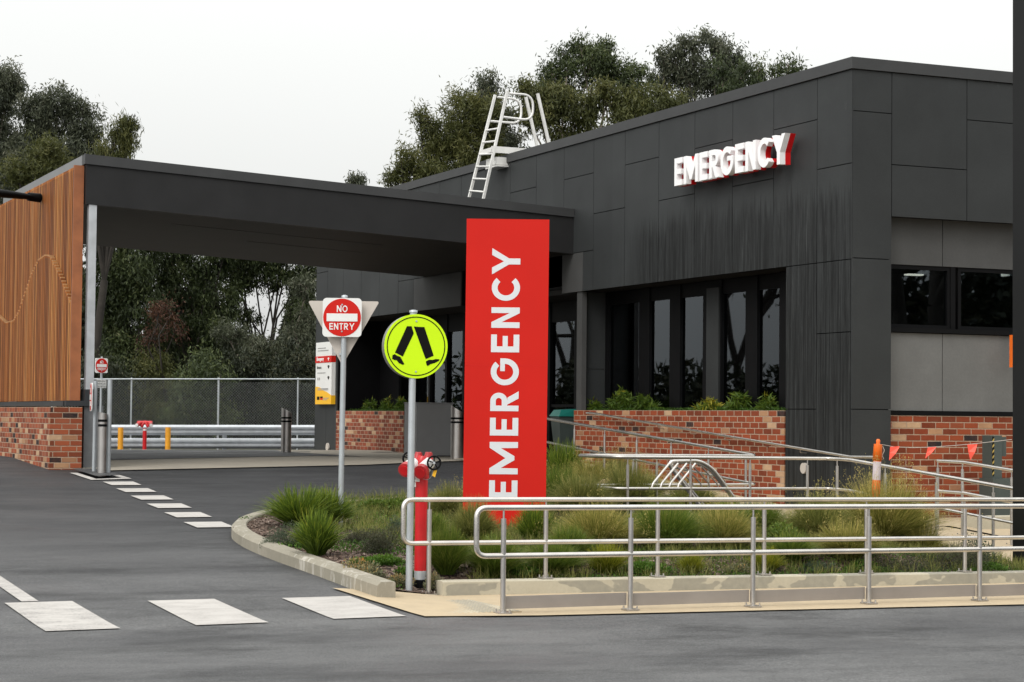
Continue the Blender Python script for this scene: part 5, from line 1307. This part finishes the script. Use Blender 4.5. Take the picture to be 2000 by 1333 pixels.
P = np.stack([rs.uniform(15.47, 15.68, n), rs.uniform(24.6, 31.2, n), 1.62 + rs.uniform(0, .10, n)], 1)
P2 = np.stack([rs.uniform(15.47, 15.68, 2500), rs.uniform(39.6, 43.8, 2500), 1.60 + rs.uniform(0, .10, 2500)], 1); P = np.concatenate([P, P2])
V, Fq, T = leaves(rs, P, rs.normal(0, .5, P.shape) + np.array([0, 0, .6]), rs.uniform(.04, .08, len(P)), rs.uniform(.008, .014, len(P)), rs.uniform(0, .6, len(P)))
tag(npmesh('planter_ground_cover', V, Fq, T, M['cover']), kind='stuff')

# ------------------------------------------------------------------ trees
TREES = 'trees behind the clinic'
def tree(name, label, d, trunk_px, blobs, mat='gum', dens=1.0, ls=(.12, .22), lw=.042, bark='bark', zbase=.4, seed=1, droop=.8, limbs=True, group=TREES, clump=.34):
    rs = np.random.default_rng(seed); k = d / F
    base = atD(trunk_px, 812, d); base[2] = zbase
    t = thing(name, label, 'tree', tuple(base), group)
    Cs = []; Ds = []; Ts = []; B = MB(); tops = []
    for (bx, by, br) in blobs:
        c = atD(bx, by, d) + fw * rs.uniform(-1, 1) * br * k * .6; r = br * k
        tops.append((c, r)); ns = max(3, int(46 * dens * (r / 1.0) ** 2))
        dirs = norm(rs.normal(0, 1, (ns, 3))); rad = rs.uniform(.35, 1.02, ns) ** .7
        sub = c + dirs * (rad * r)[:, None] * np.array([1, 1, .88])
        m = int(112); kk = np.repeat(np.arange(ns), m)
        cr_ = clump * rs.uniform(.6, 1.5, ns)[kk] * .9
        off = rs.normal(0, .5, (len(kk), 3)) * cr_[:, None]; off[:, 2] *= 1.15
        P = sub[kk] + off
        D = rs.normal(0, .55, P.shape) + np.array([0, 0, -droop]) + dirs[kk] * .35
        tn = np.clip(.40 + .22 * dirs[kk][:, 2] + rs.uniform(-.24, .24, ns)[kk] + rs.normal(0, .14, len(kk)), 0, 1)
        Cs.append(P); Ds.append(D); Ts.append(tn)
        if limbs:
            for j in rs.choice(ns, min(ns, 5), replace=False):
                B.tube([c - np.array([0, 0, r * .3]), c + (sub[j] - c) * .5 + rs.normal(0, .08, 3), sub[j]], [.028, .018, .008], 5, False)
    P = np.concatenate(Cs); D = np.concatenate(Ds); T = np.concatenate(Ts); n = len(P)
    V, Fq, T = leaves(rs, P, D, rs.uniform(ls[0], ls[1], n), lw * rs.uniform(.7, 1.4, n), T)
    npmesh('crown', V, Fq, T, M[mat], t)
    zc_ = np.mean([c[2] for c, r in tops]); xc = np.mean([c for c, r in tops], 0)
    hub = np.array([base[0] * .5 + xc[0] * .5, base[1] * .5 + xc[1] * .5, base[2] + (min(c[2] for c, r in tops) - base[2]) * .6])
    tr = min(.15, .014 * (max(c[2] for c, r in tops)))
    B.tube([base - np.array([0, 0, .3]), base * .5 + hub * .5 + rs.normal(0, .15, 3) * np.array([1, 1, 0]), hub], [tr * 1.25, tr, tr * .85], 9)
    for c, r in tops:
        e = c - np.array([0, 0, r * .3]); md = hub * .5 + e * .5 + rs.normal(0, .35, 3); B.tube([hub, md, e], [tr * .5, tr * .3, .03], 6, False)
    B.build('trunk', M[bark], t)
    return t
# left group
tree('gum_tree', 'tall grey green gum at the far left edge', 78, -40, [(-10, 190, 62), (-45, 260, 80), (15, 290, 62), (-10, 380, 80), (-30, 480, 90), (-60, 600, 90), (20, 165, 34), (0, 700, 60)], 'gumgrey', 1.0, seed=11)
tree('gum_tree', 'broad grey green gum behind the left end of the canopy', 76, 110, [(75, 225, 48), (115, 205, 40), (150, 240, 42), (95, 290, 62), (160, 305, 52), (60, 340, 60), (130, 380, 60), (185, 350, 36), (178, 265, 26)], 'gumgrey', 1.0, seed=12)
tree('she_oak', 'feathery dark green she oak above the canopy corner', 70, 90, [(85, 300, 34), (95, 350, 48), (60, 400, 50), (130, 420, 50), (40, 340, 30)], 'sheoak', 1.0, (.16, .30), .034, 'darkbark', seed=13, droop=-.2)
tree('she_oak', 'small wispy she oak right of the broad gum', 68, 172, [(225, 295, 20), (246, 252, 7), (231, 258, 7), (240, 240, 5), (250, 268, 9), (238, 275, 10), (222, 268, 8), (215, 305, 26), (245, 305, 16), (200, 330, 30), (258, 246, 4), (256, 282, 6)], 'sheoak', .7, (.14, .28), .03, 'darkbark', seed=14, droop=-.9, clump=.26)
# seen under the canopy
tree('gum_tree', 'dark gum directly behind the galvanised canopy column', 72, 172, [(215, 500, 50), (260, 530, 55), (210, 590, 50), (280, 600, 48), (230, 660, 50), (200, 440, 45), (290, 470, 45), (220, 560, 60), (240, 700, 50)], 'gum', 1.0, bark='darkbark', seed=21)
tree('gum_tree', 'green gum in the middle seen under the canopy', 74, 365, [(340, 480, 45), (400, 520, 48), (350, 560, 46), (420, 590, 42), (380, 640, 45), (330, 420, 45), (440, 470, 42), (320, 660, 46), (300, 540, 45), (430, 660, 40)], 'gum', 1.0, bark='darkbark', seed=22)
tree('gum_tree', 'open branched gum with sky gaps left of the far column', 76, 505, [(470, 480, 40), (520, 500, 44), (570, 470, 40), (540, 550, 26), (470, 560, 30), (600, 520, 34), (490, 620, 18), (590, 610, 26), (560, 440, 50), (610, 450, 40), (460, 520, 34), (440, 620, 34), (500, 545, 22), (575, 545, 26), (470, 700, 34), (600, 560, 30)], 'gum', 1.0, bark='darkbark', seed=23)
tree('gum_tree', 'leaning gum with pale trunk behind the wayfinding sign', 70, 485, [(600, 560, 26), (585, 660, 36), (610, 640, 34), (540, 690, 30), (500, 690, 34), (580, 720, 36), (450, 660, 30)], 'gumgrey', .9, seed=24)
tree('rusty_tree', 'rust coloured thin tree in the dark bush behind the fence', 69, 315, [(310, 625, 26), (335, 610, 20), (300, 660, 22), (345, 640, 16)], 'rusty', .7, (.08, .16), .025, 'darkbark', seed=25)
for i, (px, lab) in enumerate([(190, 'low dark wattle behind the left end of the fence'), (290, 'low dark wattle behind the first fence bay'), (390, 'low olive wattle behind the tall middle fence post'), (490, 'low dark wattle behind the third fence bay'), (580, 'low dark wattle beside the far column')]):
    tree('wattle', lab, 66 + (i % 2) * 3, px, [(px - 20, 770, 44), (px + 30, 750, 40), (px, 720, 42), (px + 10, 810, 46), (px - 35, 830, 44), (px + 40, 830, 40)], ['darkwood', 'sheoak', 'gum', 'darkwood', 'darkwood'][i], .8, (.10, .20), .04, 'darkbark', seed=30 + i, group='wattles behind the chain link fence')
# behind the clinic
tree('she_oak', 'olive she oak rising left of the roof ladder', 72, 880, [(905, 215, 42), (880, 265, 48), (930, 280, 50), (850, 300, 42), (838, 240, 22), (825, 268, 16), (895, 330, 55), (955, 230, 36), (950, 330, 50), (820, 228, 10)], 'sheoak', 1.0, (.14, .28), .034, 'darkbark', seed=41, droop=-.2)
tree('gum_tree', 'gum with thin crown just left of the ladder top', 76, 950, [(950, 160, 26), (935, 185, 26), (968, 185, 26), (925, 205, 24), (985, 235, 30), (970, 270, 34), (1000, 290, 40)], 'gumgrey', .75, seed=42)
tree('she_oak', 'low she oak at the left end of the clinic roof', 70, 790, [(800, 325, 30), (775, 340, 20), (830, 345, 30), (785, 310, 14), (760, 350, 10), (810, 365, 30), (850, 350, 30)], 'sheoak', .9, (.14, .28), .034, 'darkbark', seed=43, droop=-.4, clump=.28)
tree('gum_tree', 'tallest dark gum behind the roof ladder', 74, 1150, [(1135, 95, 24), (1110, 110, 24), (1165, 100, 24), (1190, 95, 18), (1150, 130, 40), (1080, 150, 32), (1110, 165, 36), (1200, 135, 38), (1245, 160, 38), (1060, 175, 22)], 'gum', .95, seed=44)
tree('gum_tree', 'green drooping gum with pale forked limbs behind the clinic roof', 70, 1180, [(1040, 190, 34), (1085, 205, 40), (1130, 215, 38), (1185, 195, 36), (1240, 205, 44), (1285, 210, 36), (1310, 240, 26), (1060, 240, 36), (1120, 265, 32), (1210, 250, 34), (1265, 250, 34), (1320, 200, 20), (1030, 230, 20), (1160, 290, 36), (1100, 300, 34), (1230, 285, 34), (1290, 260, 30)], 'sheoak', 1.0, (.14, .24), .045, seed=45)
tree('gum_tree', 'grey gum with rounded crown behind the wall lettering', 78, 1390, [(1390, 85, 26), (1355, 95, 26), (1420, 105, 28), (1320, 110, 26), (1295, 115, 20), (1340, 135, 36), (1395, 140, 38), (1300, 150, 28), (1440, 130, 22), (1350, 175, 34), (1420, 170, 36)], 'gumgrey', .95, seed=46)
tree('gum_tree', 'lower gum reaching right behind the clinic roof', 72, 1430, [(1410, 130, 22), (1450, 150, 28), (1480, 145, 22), (1425, 180, 30), (1510, 140, 18), (1540, 135, 15), (1520, 160, 18), (1480, 175, 26), (1555, 140, 9)], 'gum', .8, seed=47)
tree('gum_tree', 'tiny gum top peeping over the canopy roof', 90, 693, [(688, 355, 4), (698, 353, 3.5), (692, 360, 5), (704, 357, 3)], 'gumgrey', 1.0, seed=48, limbs=False)
# row to the left of the view, mirrored in the glazing
def mirror_gum(i, x, y, s_, den, label, group):
    rs = np.random.default_rng(60 + i); t = thing('gum_tree', label, 'tree', (x, y, .4), group)
    B = MB(); tips = []
    def br(p, d, L, r, lv):
        q = p + d * L; B.tube([p, (p + q) / 2 + rs.normal(0, L * .05, 3), q], [r, r * .85, r * .68], 6, False)
        if lv == 0: tips.append(q); return
        for _ in range(3 if lv > 1 else 4): br(q, norm(d + rs.normal(0, .46, 3) + np.array([0, 0, .06])), L * rs.uniform(.6, .85), r * .6, lv - 1)
    br(np.array([x, y, .2]), np.array([0, 0, 1.]), 2.6 * s_, .2 * s_, 4)
    B.build('trunk', M['darkbark'], t); tp_ = np.array(tips); tp_ = tp_[rs.uniform(0, 1, len(tp_)) < den]
    kk = np.repeat(np.arange(len(tp_)), 40); P = tp_[kk] + rs.normal(0, .5, (len(kk), 3))
    V, Fq, T = leaves(rs, P, rs.normal(0, .5, P.shape) + np.array([0, 0, -.8]), rs.uniform(.22, .4, len(P)), rs.uniform(.07, .12, len(P)), rs.uniform(0, 1, len(P)))
    npmesh('crown', V, Fq, T, M['gum'], t)
for i, (x, y, s_, den, lb) in enumerate([(-6, 64, 1.25, .8, 'dense gum'), (-1, 70, 1.1, .25, 'bare branched gum'), (-14.5, 68, 1.5, .4, 'tallest gum'), (-20, 76, 1.5, .9, 'outermost gum'), (4, 76, 1.2, .5, 'thin crowned gum')]):
    mirror_gum(i, x, y, s_, den, lb + ' in the row left of the view mirrored in the long side windows', 'gums left of the view')
for i, (x, y, s_) in enumerate([(38, -8, 1.9), (43, -13, 2.1), (48, -12, 2.1), (45, -20, 2.3)]):  # unseen gums added to darken the reflection in the front window
    mirror_gum(20 + i, x, y, s_, 1.0, ['near gum', 'broad gum', 'far gum', 'leaning gum'][i] + ' added behind the viewer to darken the short front window', 'added gums behind the viewer')
rs = np.random.default_rng(97); n = 42000; P = np.stack([rs.uniform(30, 62, n), rs.uniform(-22, -16, n), -.2 + 8.5 * rs.uniform(0, 1, n) ** .9], 1); P[:, 2] *= .85 + .2 * np.sin(P[:, 0] * .9)  # unseen bush wall added for the same dark reflection
V, Fq, T = leaves(rs, P, rs.normal(0, 1, P.shape), rs.uniform(.4, .8, n), rs.uniform(.18, .32, n), rs.uniform(0, 1, n))
tag(npmesh('added_bush', V, Fq, T, M['darkwood']), kind='stuff')
rs = np.random.default_rng(98); n = 30000; P = np.stack([rs.uniform(-34, 6, n), rs.uniform(60, 66, n), .3 + 3.2 * rs.uniform(0, 1, n) ** 1.1], 1); P[:, 2] *= .8 + .25 * np.sin(P[:, 0] * 1.3)
V, Fq, T = leaves(rs, P, rs.normal(0, 1, P.shape), rs.uniform(.3, .6, n), rs.uniform(.12, .22, n), rs.uniform(0, 1, n))
tag(npmesh('side_bush', V, Fq, T, M['darkwood']), kind='stuff')
# far bush, one mass
rs = np.random.default_rng(99); n = 60000
px_ = rs.uniform(-60, 700, n); tt = rs.uniform(0, 1, n) ** .8; topy = 590 + 60 * np.sin(px_ * .03) + 40 * np.sin(px_ * .071 + 1) + np.where((px_ > 480) & (px_ < 600), 70, 0)
py_ = 880 - (880 - topy) * tt; dd_ = rs.uniform(84, 92, n); P = CP + (cf + cr * ((px_ - 1000) / F)[:, None] - cu * ((py_ - 666.5) / F)[:, None]) * dd_[:, None]
V, Fq, T = leaves(rs, P, rs.normal(0, 1, P.shape), rs.uniform(.3, .6, n), rs.uniform(.12, .22, n), rs.uniform(0, 1, n))
tag(npmesh('far_bush', V, Fq, T, M['darkwood']), kind='stuff')
print('done')
